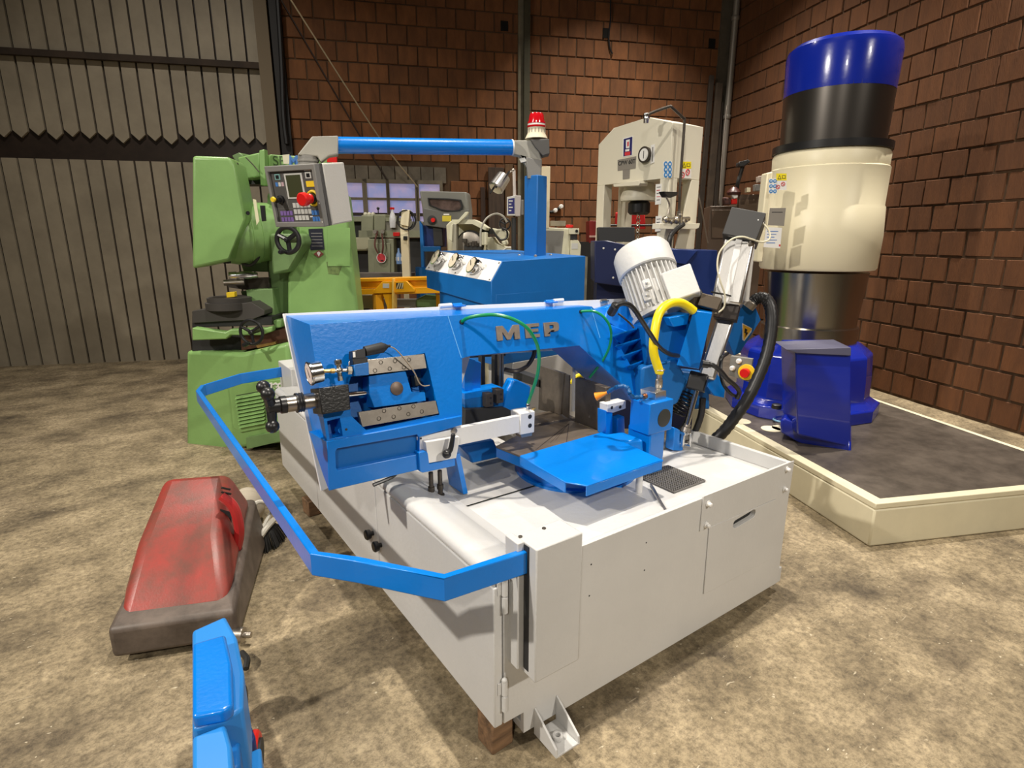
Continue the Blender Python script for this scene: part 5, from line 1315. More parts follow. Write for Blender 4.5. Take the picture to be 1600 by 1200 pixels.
put(MB(), G6, win, .004, 'viewing_window', mat('brownish_window', (.13, .09, .08), .15, noise=.5, nscale=12), GS, w=.006, bevel=0)
p = G6.px(675, 344, .016); MB().lathe(p, G6.N, [(0, .045), (.008, .045), (.009, .03), (.02, .028)], 24).build('round_switch', KPRINT, GS)
MB().lathe(p+G6.N*.012+G6.U*.015, G6.N, [(0, .022), (.02, .02)], 16).build('red_button', RED, GS)
put(MB(), G6, rect(691, 337, 705, 346), .004, 'yellow_label', mat('dirty_yellow_label', (.6, .5, .04), .5), GS, w=.018, bevel=0)
put(MB(), G6, rect(693, 334, 702, 336), .004, 'white_label', WPRINT, GS, w=.018, bevel=0)
put(MB(), G6, [(655, 345), (660, 352), (662, 385), (688, 385), (688, 393), (662, 393), (663, 418), (658, 418)], .06, 'stand_frame', BLUEM, GS)
put(MB(), G6, rect(660, 352, 692, 386), .2, 'dark_recess', NAVY, GS, w=-.05)
put(MB(), G6, [(676, 352), (690, 350), (692, 385), (678, 385)], .05, 'drive_belt_cover', BLACKM, GS, w=-.02)
b = MB(); a_ = atd(662, 418, 5.9); b.rbox(a_.x-.02, a_.x+.12, a_.y, a_.y+.15, 0, a_.z); b.build('stand_base', BLUEM, GS)
# ---- cream lathe behind the console
CL = thing('cream_lathe', 'cream centre lathe with open chuck guard, right behind the control console', 'lathe', base_of(760, 5.6))
C6 = Q(5.5, -6, 760)
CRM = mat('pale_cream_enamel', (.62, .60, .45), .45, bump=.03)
put(MB(), C6, [(697, 352), (704, 345), (741, 345), (751, 353), (754, 400), (700, 410)], .4, 'headstock', CRM, CL, w=-.10, bevel=.01)
put(MB(), C6, [(706, 343), (712, 343), (740, 343), (753, 350), (761, 356), (759, 360), (750, 356), (738, 350), (706, 350)], .25, 'guard_arm', CRM, CL, w=.1, bevel=.006)
put(MB(), C6, [(713, 347), (727, 331), (732, 331), (730, 335), (715, 350)], .05, 'splash_guard', CRM, CL, w=.14, bevel=.003)
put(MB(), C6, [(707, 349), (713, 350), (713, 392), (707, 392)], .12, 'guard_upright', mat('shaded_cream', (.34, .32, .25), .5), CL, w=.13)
put(MB(), C6, [(704, 352), (707, 350), (706, 378), (701, 374)], .05, 'guard_flap', CRM, CL, w=.15)
cc = C6.px(735, 382, .0); b = MB(); b.lathe(cc, -C6.N*-1, [(0, .115), (.05, .115), (.055, .10), (.06, .04)], 34); b.build('chuck', STEEL, CL)
MB().lathe(cc+C6.N*-.01, C6.N, [(0, .13), (.03, .13), (.031, .117)], 34).build('chuck_ring', BLACK, CL)
for k in range(3):
    a = k*2.1+.3; MB().box(cc+C6.N*.07+C6.U*.055*math.cos(a)+V((0, 0, .055*math.sin(a))), (.04, .04, .03), yaw=-50).build('chuck_jaw', DARKST, CL)
for k in range(6):
    MB().box(C6.px(728+k*3.6, 381+(k % 2)*1.5, .12), (.02, .02, .03), yaw=20*k).build('tool_bit', DARKST, CL)
put(MB(), C6, rect(725, 383, 752, 392), .1, 'tool_tray', BLACKM, CL, w=.12)
put(MB(), C6, rect(752.5, 363, 760, 383), .1, 'tool_post', CRM, CL, w=.12)
put(MB(), C6, [(759, 371), (768, 370), (775, 380), (785, 385), (800, 388), (800, 396), (759, 396)], .3, 'cross_slide', CRM, CL, bevel=.012)
put(MB(), C6, [(768, 356), (776, 358), (788, 357), (793, 363), (791, 373), (786, 376), (776, 370)], .2, 'tailstock_body', CRM, CL, bevel=.012)
put(MB(), C6, [(783, 377), (792, 375), (793, 382), (786, 384)], .1, 'tailstock_knob', CRM, CL, w=.05, bevel=.01)
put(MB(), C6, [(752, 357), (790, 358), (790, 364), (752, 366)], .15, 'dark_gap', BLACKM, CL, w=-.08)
MB().tube([C6.px(x, y, .15) for x, y in [(751, 385), (751, 362), (755, 349), (763, 339), (775, 334), (786, 338), (792, 347)]], .009, 8).build('flexible_pipe', mat('grey_conduit', (.5, .48, .42), .4, .4), CL)
MB().tube([C6.px(x, y, .17) for x, y in [(768, 357), (776, 369), (784, 375), (792, 371), (792, 361), (785, 356)]], .009, 8).build('black_cable', RUBBER, CL)
MB().tube([C6.px(x, y, .17) for x, y in [(786, 392), (791, 388), (798, 387), (804, 390), (808, 396)]], .009, 8).build('flexible_pipe', MATS['grey_conduit'], CL)
wheel(C6.px(789, 350, -.05), -FHZ, .05, .008, BLACK, CL)
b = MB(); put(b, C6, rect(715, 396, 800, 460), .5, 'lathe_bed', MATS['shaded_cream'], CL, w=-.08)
a_ = atd(790, 450, 5.6); MB().rbox(a_.x-.1, a_.x+.3, a_.y-.05, a_.y+.5, 0, a_.z).build('lathe_pedestal', CRM, CL)
# work lamp
WL = thing('machine_lamp', 'silver machine lamp on a pale pole above a small readout, left of the blue column', 'lamp', base_of(805, 5.2))
L5 = Q(5.2, 0, 805)
a0 = L5.px(788, 275, 0); a1 = L5.px(775, 294, .06); d = (a1-a0)
b = MB(); b.lathe(a0, d, [(0, .03), (.01, .062), (d.length, .068), (d.length+.01, .058)], 16); b.build('lamp_shade', ALU, WL)
for k in range(3): MB().tube([a0+d*.1+(L5.U*.4+L5.V*.35)*.14*(k-1)*.9+L5.N*.05*(1 if k == 1 else .6), a1+(L5.U*.4+L5.V*.35)*.14*(k-1)*.9+L5.N*.05*(1 if k == 1 else .6)], .008, 6, 1).build('shade_rib', BLACK, WL)
MB().tube([L5.px(790, 274, 0), L5.px(797, 269, 0), L5.px(802, 266, 0)], .009, 8, 1).ball(L5.px(802, 266, 0), .018, 10).build('lamp_joint', STEEL, WL)
MB().cyl(L5.px(803, 266, 0), L5.px(804, 310, 0), .014).build('pole', mat('pale_pole', (.55, .5, .46), .4), WL)
put(MB(), L5, [(792, 308), (805, 305), (805, 337), (792, 337)], .08, 'readout', KEYG, WL, w=.03, bevel=.003)
put(MB(), L5, [(794, 311), (804, 309), (804, 334), (794, 334)], .003, 'readout_face', NPRINT, WL, w=.033, bevel=0)
for k in range(4): put(MB(), L5, rect(795, 313+k*5, 801-(k % 2)*2, 315+k*5), .001, 'readout_line', KEYG, WL, w=.034, bevel=0)
put(MB(), L5, [(805, 305), (814, 306), (813, 338), (805, 338)], .09, 'readout_side', mat('readout_side_grey', (.42, .38, .36), .5), WL, w=.028)
put(MB(), L5, rect(814, 312, 818, 336), .06, 'side_box', MIDG, WL)
b = MB(); p = L5.px(803, 340, -.01); q = V((p.x, p.y, 0)); b.cyl(q, p, .022); b.build('stand_tube', BLACKM, WL)
# ---- cream column with number and cream cabinet
CU = thing('cream_cabinet_machine', 'tall cream upright rising from a cream framed cabinet, right behind the blue column', 'machine', base_of(865, 5.6))
U5 = Q(5.6, 0, 865)
put(MB(), U5, [(843, 260), (860, 260), (858, 358), (845, 358)], .12, 'upright', mat('warm_cream', (.72, .62, .42), .45), CU)
text('number', '50', U5.px(851, 291, .002), U5.U, U5.V, .045, mat('orange_print', (.5, .2, .06), .5), CU)
put(MB(), U5, [(845, 355), (891, 357), (883, 405), (845, 405)], .3, 'cabinet_frame', CRM, CU)
put(MB(), U5, [(850, 360), (881, 361), (877, 402), (850, 402)], .01, 'cabinet_side', MIDG, CU, w=.004, bevel=0)
put(MB(), U5, [(882, 357), (892, 358), (889, 402), (877, 402)], .02, 'frame_leg', CRM, CU, w=.02)
put(MB(), U5, rect(860, 345, 884, 353), .1, 'grey_carton', mat('grey_carton', (.25, .22, .17), .7), CU, w=-.1)
put(MB(), U5, rect(884, 351, 896, 356), .1, 'red_cloth', RED, CU, w=-.1, bevel=.01)
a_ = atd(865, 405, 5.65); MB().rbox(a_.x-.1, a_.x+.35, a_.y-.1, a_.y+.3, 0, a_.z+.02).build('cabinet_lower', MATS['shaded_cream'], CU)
CT = thing('cream_tool_unit', 'small cream unit with a round black dial beside the cream cabinet', 'machine', base_of(898, 5.5))
T5 = Q(5.5, 0, 898)
put(MB(), T5, rect(889, 357, 905, 366), .15, 'top_box', CRM, CT)
p = T5.px(901, 361, .005); MB().lathe(p, T5.N, [(0, .014), (.01, .012)], 14).build('dial', BLACK, CT)
put(MB(), T5, rect(892, 366, 902, 375), .1, 'neck', BLACKM, CT, w=-.02)
put(MB(), T5, [(892, 376), (903, 375), (908, 383), (907, 400), (891, 400)], .25, 'body', CRM, CT)
put(MB(), T5, rect(893, 380, 903, 389), .004, 'grey_panel', KEYG, CT, w=.004, bevel=0)
a_ = atd(898, 400, 5.5); MB().rbox(a_.x-.04, a_.x+.12, a_.y, a_.y+.2, 0, a_.z).build('stand', BLACKM, CT)
VL = thing('wall_valve', 'two small white valve knobs fixed to the brick wall behind the blue column', 'valve', WALLP.px(872, 327, 0))
for q in [(867, 329), (876, 323)]:
    p = WALLP.px(*q, .03); MB().lathe(p, WALLP.N, [(0, .03), (.03, .034), (.05, .02)], 14).build('knob', WPRINT, VL)
MB().tube([WALLP.px(858, 331, .02), WALLP.px(867, 330, .02), WALLP.px(876, 323, .02)], .02, 8, 2).build('pipe', BLACKM, VL)
RD = thing('red_cabinet', 'dark red cabinet standing left of the cream press', 'cabinet', base_of(928, 6.4))
a_ = atd(928, 345, 6.4)
put(MB(), Q(6.4, 0, 928), rect(921, 345, 940, 380), .3, 'cabinet_body', mat('dark_red_enamel', (.20, .01, .01), .4), RD)
a_ = atd(930, 378, 6.4); MB().rbox(a_.x-.04, a_.x+.2, a_.y, a_.y+.3, 0, a_.z).build('plinth', BLACKM, RD)
put(MB(), Q(6.4, 0, 928), rect(921, 368, 936, 371), .03, 'pull_handle', mat('pink_handle', (.55, .35, .3), .4), RD, w=.03)
# boards against the wall behind the lamp
for k, (x0_, x1_, y0_, cc_, lb) in enumerate([(750, 757, 293, (.05, .025, .015), 'thin dark board leaning on the bricks behind the cream lathe'), (788, 800, 257, (.14, .075, .03), 'upright brown plank on the wall behind the machine lamp'), (762, 786, 262, (.07, .045, .03), 'wide dark plank on the wall left of the machine lamp')]):
    u0, v0 = WALLP.uv(x0_, y0_); u1, _ = WALLP.uv(x1_, y0_)
    o = MB().plate(WALLP, [(u0, 0), (u1, 0), (u1, v0), (u0, v0)], .06, .02).build('wall_plank', mat('plank_%d' % k, cc_, .8, noise=.5, nscale=5, stretch=(6, 6, .6)), loc=WALLP.pt(u0, 0, 0), bevel=.003); tag(o, lb, 'plank')

# ---- cream hydraulic press
PR = thing('hydraulic_press', 'cream hydraulic frame press with gauge and warning stickers on a navy table', 'press', base_of(1010, 5.2))
PF_ = PG(1038, 5.0, -56.4); PS_ = PG(1038, 5.0, 33.6)
wsd = PS_.uv(1096, 240)[0]
fp = [(935.4, 226), (959, 200), (1013, 183), (1038, 194), (1035.3, 279), (933.5, 290)]
o = [PF_.uv(*q) for q in fp]; o[3] = (0, o[3][1]); o[4] = (0, o[4][1]); o[5] = (o[0][0], o[4][1]); 
MB().plate(PF_, o, 0, -wsd).build('press_head', CREAMP, PR, bevel=.004)
ub = o[0][0]; zt_ = o[4][1]
def leg(u0, u1, w0, w1, z1, nm='press_leg', mt=CREAMP): 
    MB().plate(PF_, [(u0, 0), (u1, 0), (u1, z1), (u0, z1)], w0, w1).build(nm, mt, PR, bevel=.003)
lw = .10
leg(-lw, 0.0, 0.0, -.10, zt_); leg(-lw, 0.0, -wsd+.10, -wsd, zt_); leg(ub, ub+lw, 0, -.10, zt_); leg(ub, ub+lw, -wsd+.10, -wsd, zt_)
# gusset on the rear right leg
MB().plate(PS_, [(wsd-.10, zt_), (wsd-.10, zt_-.85), (wsd-.14, zt_-.85), (wsd-.26, zt_-.62), (wsd-.10, zt_-.0)], 0.002, -.01).build('leg_gusset', CREAMP, PR, bevel=.002)
# lower rail under the head and ram
put(MB(), PF_, [(958, 288), (998, 282), (1000, 286), (998, 290), (959, 292)], .1, 'guide_rail', CREAMP, PR, w=.06, bevel=.003)
cm = PF_.pt((ub)/2-.05, 0, -wsd*.45); 
zc = atd(1000, 312, 5.3).z
b = MB(); b.lathe(V((cm.x, cm.y, zc)), (0, 0, 1), [(0, .17), (.03, .175), (.10, .15), (.16, .12), (.22, .08)], 32); b.build('ram_cover', CREAMP, PR)
b = MB(); b.lathe(V((cm.x, cm.y, zc-.12)), (0, 0, 1), [(0, .08), (.02, .10), (.10, .10), (.12, .08)], 28); b.build('ram_piston', BLACK, PR)
pt_ = []
for k in range(14):
    z = zc-.14-k*.03
    MB().torus(V((cm.x, cm.y, z)), (1, .2*(k % 2), .6*(k % 2)), .016, .005, 12, 6).build('chain_link', CHROME, PR)
# stickers and plates
put(MB(), PF_, [(973, 216), (989, 212), (988, 243), (973, 246)], .002, 'maker_sticker', WPRINT, PR, w=.003, bevel=0)
put(MB(), PF_, [(974.5, 217.5), (988, 213.5), (987, 242), (974, 244.5)], .001, 'sticker_field', NPRINT, PR, w=.004, bevel=0)
put(MB(), PF_, [(978, 219), (984, 217.5), (983.5, 231), (978, 232)], .001, 'sticker_figure', WPRINT, PR, w=.0055, bevel=0)
put(MB(), PF_, [(980, 222), (982.5, 221), (982.3, 228), (980, 229)], .001, 'sticker_figure', RPRINT, PR, w=.007, bevel=0)
put(MB(), PF_, [(977, 233.5), (983.5, 232.5), (983, 236), (977, 236.8)], .001, 'sticker_text_line', WPRINT, PR, w=.0055, bevel=0)
put(MB(), PF_, [(976, 238), (985, 236.5), (984.5, 242), (976, 243.5)], .001, 'sticker_red_band', RPRINT, PR, w=.0055, bevel=0)
put(MB(), PF_, [(965, 250), (994, 244), (993, 263), (965, 267)], .002, 'name_plate', mat('plate_grey', (.24, .22, .19), .5, 0), PR, w=.003, bevel=0)
put(MB(), PF_, [(973, 266), (984, 264.5), (983.5, 279), (973, 280.5)], .002, 'small_plate', MATS['plate_grey'], PR, w=.003, bevel=0)
text('name_plate_lettering', 'CPW 60T', PF_.px(979, 254, .0035), PF_.U, PF_.V, .052, KPRINT, PR, bold=.001)
p = PF_.px(1010, 242, .0); MB().lathe(p, PF_.N, [(0, .062), (.03, .066), (.034, .066), (.035, .053), (.03, .05)], 30).build('pressure_gauge', DARKST, PR)
MB().lathe(p+PF_.N*.031, PF_.N, [(0, .052), (.001, .052)], 28).build('gauge_dial', WPRINT, PR)
MB().box(p+PF_.N*.034, (.004, .004, .06), yaw=0).build('needle', BLACK, PR)
put(MB(), PF_, [(1017, 227), (1023, 225), (1022, 254), (1016, 256)], .004, 'level_glass', WPRINT, PR, w=.005, bevel=0)
put(MB(), PF_, [(1019, 230), (1020.5, 229.6), (1020, 252), (1018.5, 252.5)], .002, 'level_line', MIDG, PR, w=.007, bevel=0)
def safety(pl, x0_, y0_, sc, par, yellow=True, first=True, w=.003):
    """sheet of blue mandatory signs and a yellow / red sheet beside it"""
    if first:
        put(MB(), pl, rect(x0_, y0_, x0_+14*sc, y0_+25*sc), .002, 'safety_sticker', WPRINT, par, w=w, bevel=0)
        for r_ in range(3):
            for c2 in range(2):
                p = pl.px(x0_+(3.8+6.4*c2)*sc, y0_+(4+8.4*r_)*sc, w+.001)
                q = pl.px(x0_+(3.8+6.4*c2)*sc+2.9*sc, y0_+(4+8.4*r_)*sc, w+.001); R__ = (q-p).length
                MB().lathe(p, pl.N, [(0, R__), (.001, R__)], 18).build('blue_sign', BPRINT, par)
                MB().lathe(p+pl.N*.0012, pl.N, [(0, R__*.42), (.0005, R__*.42)], 10).build('pictogram', WPRINT, par)
    else:
        put(MB(), pl, rect(x0_, y0_, x0_+16*sc, y0_+26*sc), .002, 'safety_sticker', WPRINT, par, w=w, bevel=0)
        put(MB(), pl, rect(x0_, y0_, x0_+16*sc, y0_+11*sc), .001, 'yellow_field', mat('sign_yellow', (.85, .7, .01), .5), par, w=w+.001, bevel=0)
        put(MB(), pl, [(x0_+2*sc, y0_+9*sc), (x0_+5*sc, y0_+2*sc), (x0_+8*sc, y0_+9*sc)], .001, 'warning_triangle', KPRINT, par, w=w+.002, bevel=0)
        put(MB(), pl, [(x0_+3.2*sc, y0_+8.2*sc), (x0_+5*sc, y0_+4*sc), (x0_+6.8*sc, y0_+8.2*sc)], .001, 'warning_triangle', MATS['sign_yellow'], par, w=w+.003, bevel=0)
        put(MB(), pl, rect(x0_+9*sc, y0_+3*sc, x0_+14.5*sc, y0_+8*sc), .001, 'book_sign', KPRINT, par, w=w+.002, bevel=0)
        put(MB(), pl, rect(x0_+9.8*sc, y0_+3.8*sc, x0_+13.7*sc, y0_+7.2*sc), .001, 'book_sign', MATS['sign_yellow'], par, w=w+.003, bevel=0)
        for cx_, cy_ in ((10.5, 16.5), (2.5, 21)):
            p = pl.px(x0_+cx_*sc, y0_+cy_*sc, w+.001); R__ = (pl.px(x0_+cx_*sc+2.8*sc, y0_+cy_*sc, w+.001)-p).length
            MB().torus(p, pl.N, R__, R__*.18, 20, 6).build('red_ring', RPRINT, par)
            put(MB(), pl, [(x0_+(cx_-2)*sc, y0_+(cy_-1.4)*sc), (x0_+(cx_-1.4)*sc, y0_+(cy_-2)*sc), (x0_+(cx_+2)*sc, y0_+(cy_+1.4)*sc), (x0_+(cx_+1.4)*sc, y0_+(cy_+2)*sc)], .001, 'red_bar', RPRINT, par, w=w+.002, bevel=0)
safety(PS_, 1036.5, 252.5, 1.0, PR, first=True); safety(PS_, 1064, 252.5, 1.0, PR, first=False)
# hydraulics on the side
pipe = [PS_.px(x, y, w_) for x, y, w_ in [(1010, 180, -.1), (1024, 174, -.05), (1046, 166.5, .04), (1050, 168, .05), (1067, 184, .05), (1069.5, 190, .05), (1066, 240, .05), (1062.5, 290, .05), (1061, 336, .05)]]
MB().tube(pipe, .011, 10, 3).build('oil_pipe', DARKST, PR)
MB().lathe(pipe[0]-V((0, 0, .06)), (0, 0, 1), [(0, .02), (.03, .02), (.031, .028), (.06, .028), (.075, .02)], 14).build('pipe_fitting', CHROME, PR)
put(MB(), PS_, [(1031, 349), (1094, 349), (1092, 356), (1088, 358), (1030, 358)], .08, 'valve_shelf', CREAMP, PR, w=.09, bevel=.003)
vb_ = MB()
for x, y, r_ in [(1040, 343, .03), (1048, 346, .026), (1056, 344, .034), (1062, 336, .028), (1066, 346, .03), (1072, 344, .022)]: vb_.ball(PS_.px(x, y, .08), r_, 12)
vb_.cyl(PS_.px(1038, 344, .08), PS_.px(1076, 342, .08), .02); vb_.cyl(PS_.px(1062, 330, .08), PS_.px(1062, 350, .08), .024)
vb_.build('valve_cluster', mat('dull_nickel', (.42, .38, .32), .3, .9), PR)
put(MB(), PS_, [(1037, 299), (1060, 300), (1059, 305), (1049, 309), (1042, 308)], .06, 'hand_lever', BLACK, PR, w=.1, bevel=.006)
MB().tube([PS_.px(x, y, .1) for x, y in [(1041, 308), (1046, 320), (1044, 335)]], .007, 8).build('lever_pipe', STEEL, PR)
MB().tube([PS_.px(x, y, .1) for x, y in [(1068, 350), (1055, 360), (1047, 372), (1045, 400)]], .02, 8).build('black_hose', RUBBER, PR)
for (y0_, y1_) in ((288, 320), (338, 362)):
    put(MB(), PF_, [(1024.5, y0_), (1034, y0_-1), (1032.5, y1_-1), (1023.5, y1_)], .002, 'paper_note', WPRINT, PR, w=.003, bevel=0)
    for k in range(5): put(MB(), PF_, [(1026, y0_+4+k*5), (1032-(k % 3), y0_+3.5+k*5), (1032-(k % 3), y0_+4.5+k*5), (1026, y0_+5+k*5)], .001, 'handwritten_line', RPRINT if k % 2 and y0_ < 300 else KPRINT, PR, w=.004, bevel=0)
# navy table of the press
N4 = PG(1000, 4.55, -4)
put(MB(), N4, [(929, 377), (950, 376), (977, 382), (985, 450), (929, 442)], .5, 'table_apron', mat('dark_navy_enamel', (.004, .01, .055), .45), PR, bevel=.006)
put(MB(), N4, [(975, 388), (1040, 386), (1062, 390), (1121, 391), (1125, 480), (980, 500)], .5, 'press_table', NAVY, PR, bevel=.006)
put(MB(), N4, [(1040, 389), (1090, 391), (1072, 413), (1035, 408)], .03, 'table_bevel', mat('lighter_navy', (.008, .03, .17), .4), PR, w=.02, bevel=.004)
a_ = atd(960, 450, 4.7); b_ = atd(1110, 480, 4.7); 
put(MB(), N4, rect(935, 378, 992, 355), .2, 'black_vee_block', BLACKM, PR, w=-.2)
MB().plate(N4, [(N4.uv(935, 440)[0], 0), (N4.uv(1120, 440)[0], 0), (N4.uv(1120, 440)[0], N4.uv(1000, 440)[1]), (N4.uv(935, 440)[0], N4.uv(1000, 440)[1])], -.15, -.5).build('table_base', MATS['dark_navy_enamel'], PR)
for q in [(943, 388), (961, 390), (958, 434)]: p = N4.px(*q, .001); MB().lathe(p, N4.N, [(0, .008), (.004, .006)], 10).build('bolt', KEYG, PR)
CG = [(962, 332, 975, 352), (986, 334, 1008, 358)]
RC = thing('red_clothing', 'bright red cloth hanging behind the legs of the cream press', 'cloth', base_of(985, 7.0))
for k, r_ in enumerate(CG):
    put(MB(), Q(6.9, 0, 985), [(r_[0], r_[1]), (r_[2], r_[1]-1), (r_[2]+1, r_[3]), (r_[0]-1, r_[3])], .03, 'cloth_panel', mat('bright_red_cloth', (.5, .01, .01), .8), RC, bevel=.01)
a_ = Q(6.9, 0, 985).px(985, 352, 0); MB().cyl(V((a_.x, a_.y, 0)), a_, .02).cyl(a_-RT*.35, a_+RT*.35, .012).build('rack', BLACKM, RC)

# ---- radial machine on the right: skid, blue base, chromed and cream column
sd_ = Matrix.Rotation(math.radians(10.8), 3, 'Z') @ FHZ
sp0 = at(1250, 784, 'z', 0); sN = V((-sd_.y, sd_.x, 0)); 
SKP = Pl(sp0, sd_, (0, 0, 1), sN)
zs = SKP.uv(1250, 721)[1]
RMx = thing('column_drill', 'large machine with cream and chromed column on a royal blue base, right edge', 'machine', (sp0.x, sp0.y, 0))
CREAMS = mat('scuffed_cream_base', (.72, .66, .47), .5, noise=.1, nscale=3, bump=.04)
b = MB(); b.plate(SKP, [(-.55, 0), (3.4, 0), (3.4, zs-.035), (-.55, zs-.035)], 0, -1.6); b.build('skid_base', CREAMS, RMx, bevel=.01)
b = MB(); b.plate(SKP, [(-.55, zs-.033), (3.4, zs-.033), (3.4, zs), (-.55, zs)], 0.0, -1.6); b.build('skid_rim', CREAMS, RMx, bevel=.005)
b = MB(); b.plate(SKP, [(-.50, zs-.01), (3.35, zs-.01), (3.35, zs+.002), (-.50, zs+.002)], -.07, -1.55); b.build('base_plate', mat('worn_steel_plate', (.15, .125, .10), .45, .4, noise=.5, nscale=6), RMx, bevel=.001)
for q in [(1158, 658), (1205, 670), (1222, 669)]:
    p = at(q[0], q[1], 'z', zs+.003); MB().lathe(V((p.x, p.y, zs)), (0, 0, 1), [(0, .07), (.004, .07)], 26).build('plug_disc', CREAMS, RMx)
cc = atd(1251, 600, 4.55); cx_, cy_ = cc.x, cc.y
def CC_(z): return V((cx_, cy_, z))
def zpx(y, D=4.55): return atd(1263, y, D).z
R0 = .34
def rad(xl, y): 
    u = PG(1263, 4.55); return abs(u.uv(xl, y)[0]-u.uv(1263, y)[0])
ccp = PG(1263, 4.55)
# true centre line: vertical through cc; its pixel column shifts with height
cuv = (CC_(0)-ccp.P).dot(ccp.U)
def rr(xl, y):
    # radius of the upright cylinder whose left edge is seen at (xl, y)
    d = ray(xl, y); d2 = V((d.x, d.y, 0)).normalized(); r_ = V((cx_-CAM.x, cy_-CAM.y, 0)); return (r_-d2*r_.dot(d2)).length
b = MB(); b.lathe(CC_(zs), (0, 0, 1), [(0, rr(1131, 640)), (.10, rr(1131, 640)), (.105, rr(1138, 630)), (.14, rr(1150, 600)), (.30, rr(1152, 590)), (.48, rr(1158, 560)), (.52, rr(1168, 545)), (.56, rr(1180, 535))], 12); b.build('blue_base', ROYAL, RMx, bevel=.01, ang=20)
put(MB(), PG(1160, 3.95, -38), [(1142, 556), (1176, 561), (1170, 597), (1138, 586)], .03, 'switch_plate', MIDG, RMx, bevel=.002)
sp_ = PG(1160, 3.95, -38)
p = sp_.px(1167, 581, .0); MB().lathe(p, sp_.N, [(0, .055), (.02, .055), (.021, .05)], 24).build('yellow_collar', YELP, RMx)
MB().lathe(p+sp_.N*.02-sp_.U*.0, sp_.N, [(0, .03), (.03, .034), (.045, .03)], 20).build('red_main_switch', RED, RMx)
for q in [(1155, 564), (1145, 575)]: p = sp_.px(*q, 0); MB().lathe(p, sp_.N, [(0, .018), (.02, .018), (.03, .012)], 16).build('white_button', WPRINT, RMx)
z0_, z1_, z2_ = zpx(527), zpx(505), zpx(424)
b = MB(); b.lathe(CC_(zs+.5), (0, 0, 1), [(0, rr(1186, 525)), (z1_-zs-.51, rr(1188, 507)), (z1_-zs-.5, rr(1192, 504)), (z1_-zs-.48, rr(1192, 504)), (z2_-zs-.5, rr(1193, 430))], 48); b.build('chromed_column', mat('turned_chrome', (.5, .47, .42), .22, 1, bump=.02, bscale=40), RMx)
z3_ = zpx(240); zb_ = zpx(420)
h = z3_-zb_
b = MB(); b.lathe(CC_(zb_), (0, 0, 1), [(0, rr(1188, 415)), (.015, rr(1186, 412)), (h*.30, rr(1189, 370)), (h*.535, rr(1197, 318)), (h*.55, rr(1199, 316)), (h*.86, rr(1203, 268)), (h*.87, rr(1206, 262)), (h*.97, rr(1207, 246)), (h, rr(1210, 242))], 48); b.build('cream_sleeve', IVORY, RMx)
u0 = PG(1200, 4.15)
put(MB(), u0, [(1199, 270), (1208, 268), (1192, 410), (1183, 409)], .10, 'sleeve_lug', IVORY, RMx, bevel=.008)
z4_ = zpx(233)
b = MB(); b.lathe(CC_(z3_), (0, 0, 1), [(0, rr(1206, 242)), (.05, rr(1206, 240)), (.055, rr(1216, 236))], 40); b.build('black_collar', BLACK, RMx)
z5_ = zpx(150); z6_ = zpx(84)
b = MB(); b.lathe(CC_(z4_), (0, 0, 1), [(0, rr(1219, 225)), (z5_-z4_+.05, rr(1223, 160))], 44); b.build('inner_column', mat('dark_brushed_steel', (.12, .11, .10), .3, .9), RMx)
b = MB(); b.lathe(CC_(z5_), (0, 0, 1), [(0, rr(1224, 152)), (z6_-z5_-.02, rr(1228, 95)), (z6_-z5_+.02, rr(1231, 86)), (z6_-z5_+.05, rr(1240, 79)), (z6_-z5_+.07, .05)], 40); b.build('blue_cap', ROYAL, RMx)
st_ = PG(1225, 4.16)
SG = 4.10
sg = PG(1215, SG, -6)
safety(sg, 1201, 279, .95, RMx, first=True, w=.01); safety(sg, 1213, 271, 1.0, RMx, first=False, w=.01)
put(MB(), sg, [(1203, 325), (1228, 325), (1225, 353), (1200, 352)], .003, 'data_plate', MATS['plate_grey'], RMx, w=.012, bevel=0)
put(MB(), sg, rect(1206, 331, 1223, 332), .001, 'print_line', KPRINT, RMx, w=.013, bevel=0)
put(MB(), sg, [(1197, 355), (1222, 356), (1219, 388), (1193, 386)], .002, 'paper_note', WPRINT, RMx, w=.008, bevel=0)
for k in range(5): put(MB(), sg, rect(1199-k*.4, 361+k*4.5, 1216-(k*3) % 7, 362+k*4.5), .001, 'handwritten_line', BLUEK, RMx, w=.009, bevel=0)
put(MB(), sg, rect(1217, 382, 1219.5, 385), .001, 'red_mark', RPRINT, RMx, w=.009, bevel=0)
# blue foot of the neighbouring arm at the very edge
put(MB(), PG(1240, 3.75, -30), [(1219, 657), (1226, 653), (1262, 668), (1330, 690), (1330, 730), (1262, 700), (1219, 676)], .4, 'blue_foot', ROYAL, RMx, bevel=.012)
put(MB(), PG(1250, 3.6, -10), [(1243, 545), (1330, 545), (1330, 700), (1246, 680)], .35, 'blue_arm_housing', ROYAL, RMx, bevel=.012)
put(MB(), PG(1250, 3.58, -10), [(1228, 546), (1330, 543), (1330, 556), (1245, 552)], .3, 'machine_table_edge', mat('grey_blue_edge', (.10, .10, .16), .35), RMx, bevel=.004)
MB().torus(at(1222, 657, 'z', zs+.02), (0.1, 0, 1), .06, .007).build('cable_ring', mat('pale_blue_ring', (.2, .4, .6), .4), RMx)
p = at(1213, 638, 'z', zs+.12); MB().lathe(p, (0, 0, 1), [(0, .035), (.03, .035), (.035, .025)], 16).build('foot_bolt', BLACK, RMx)

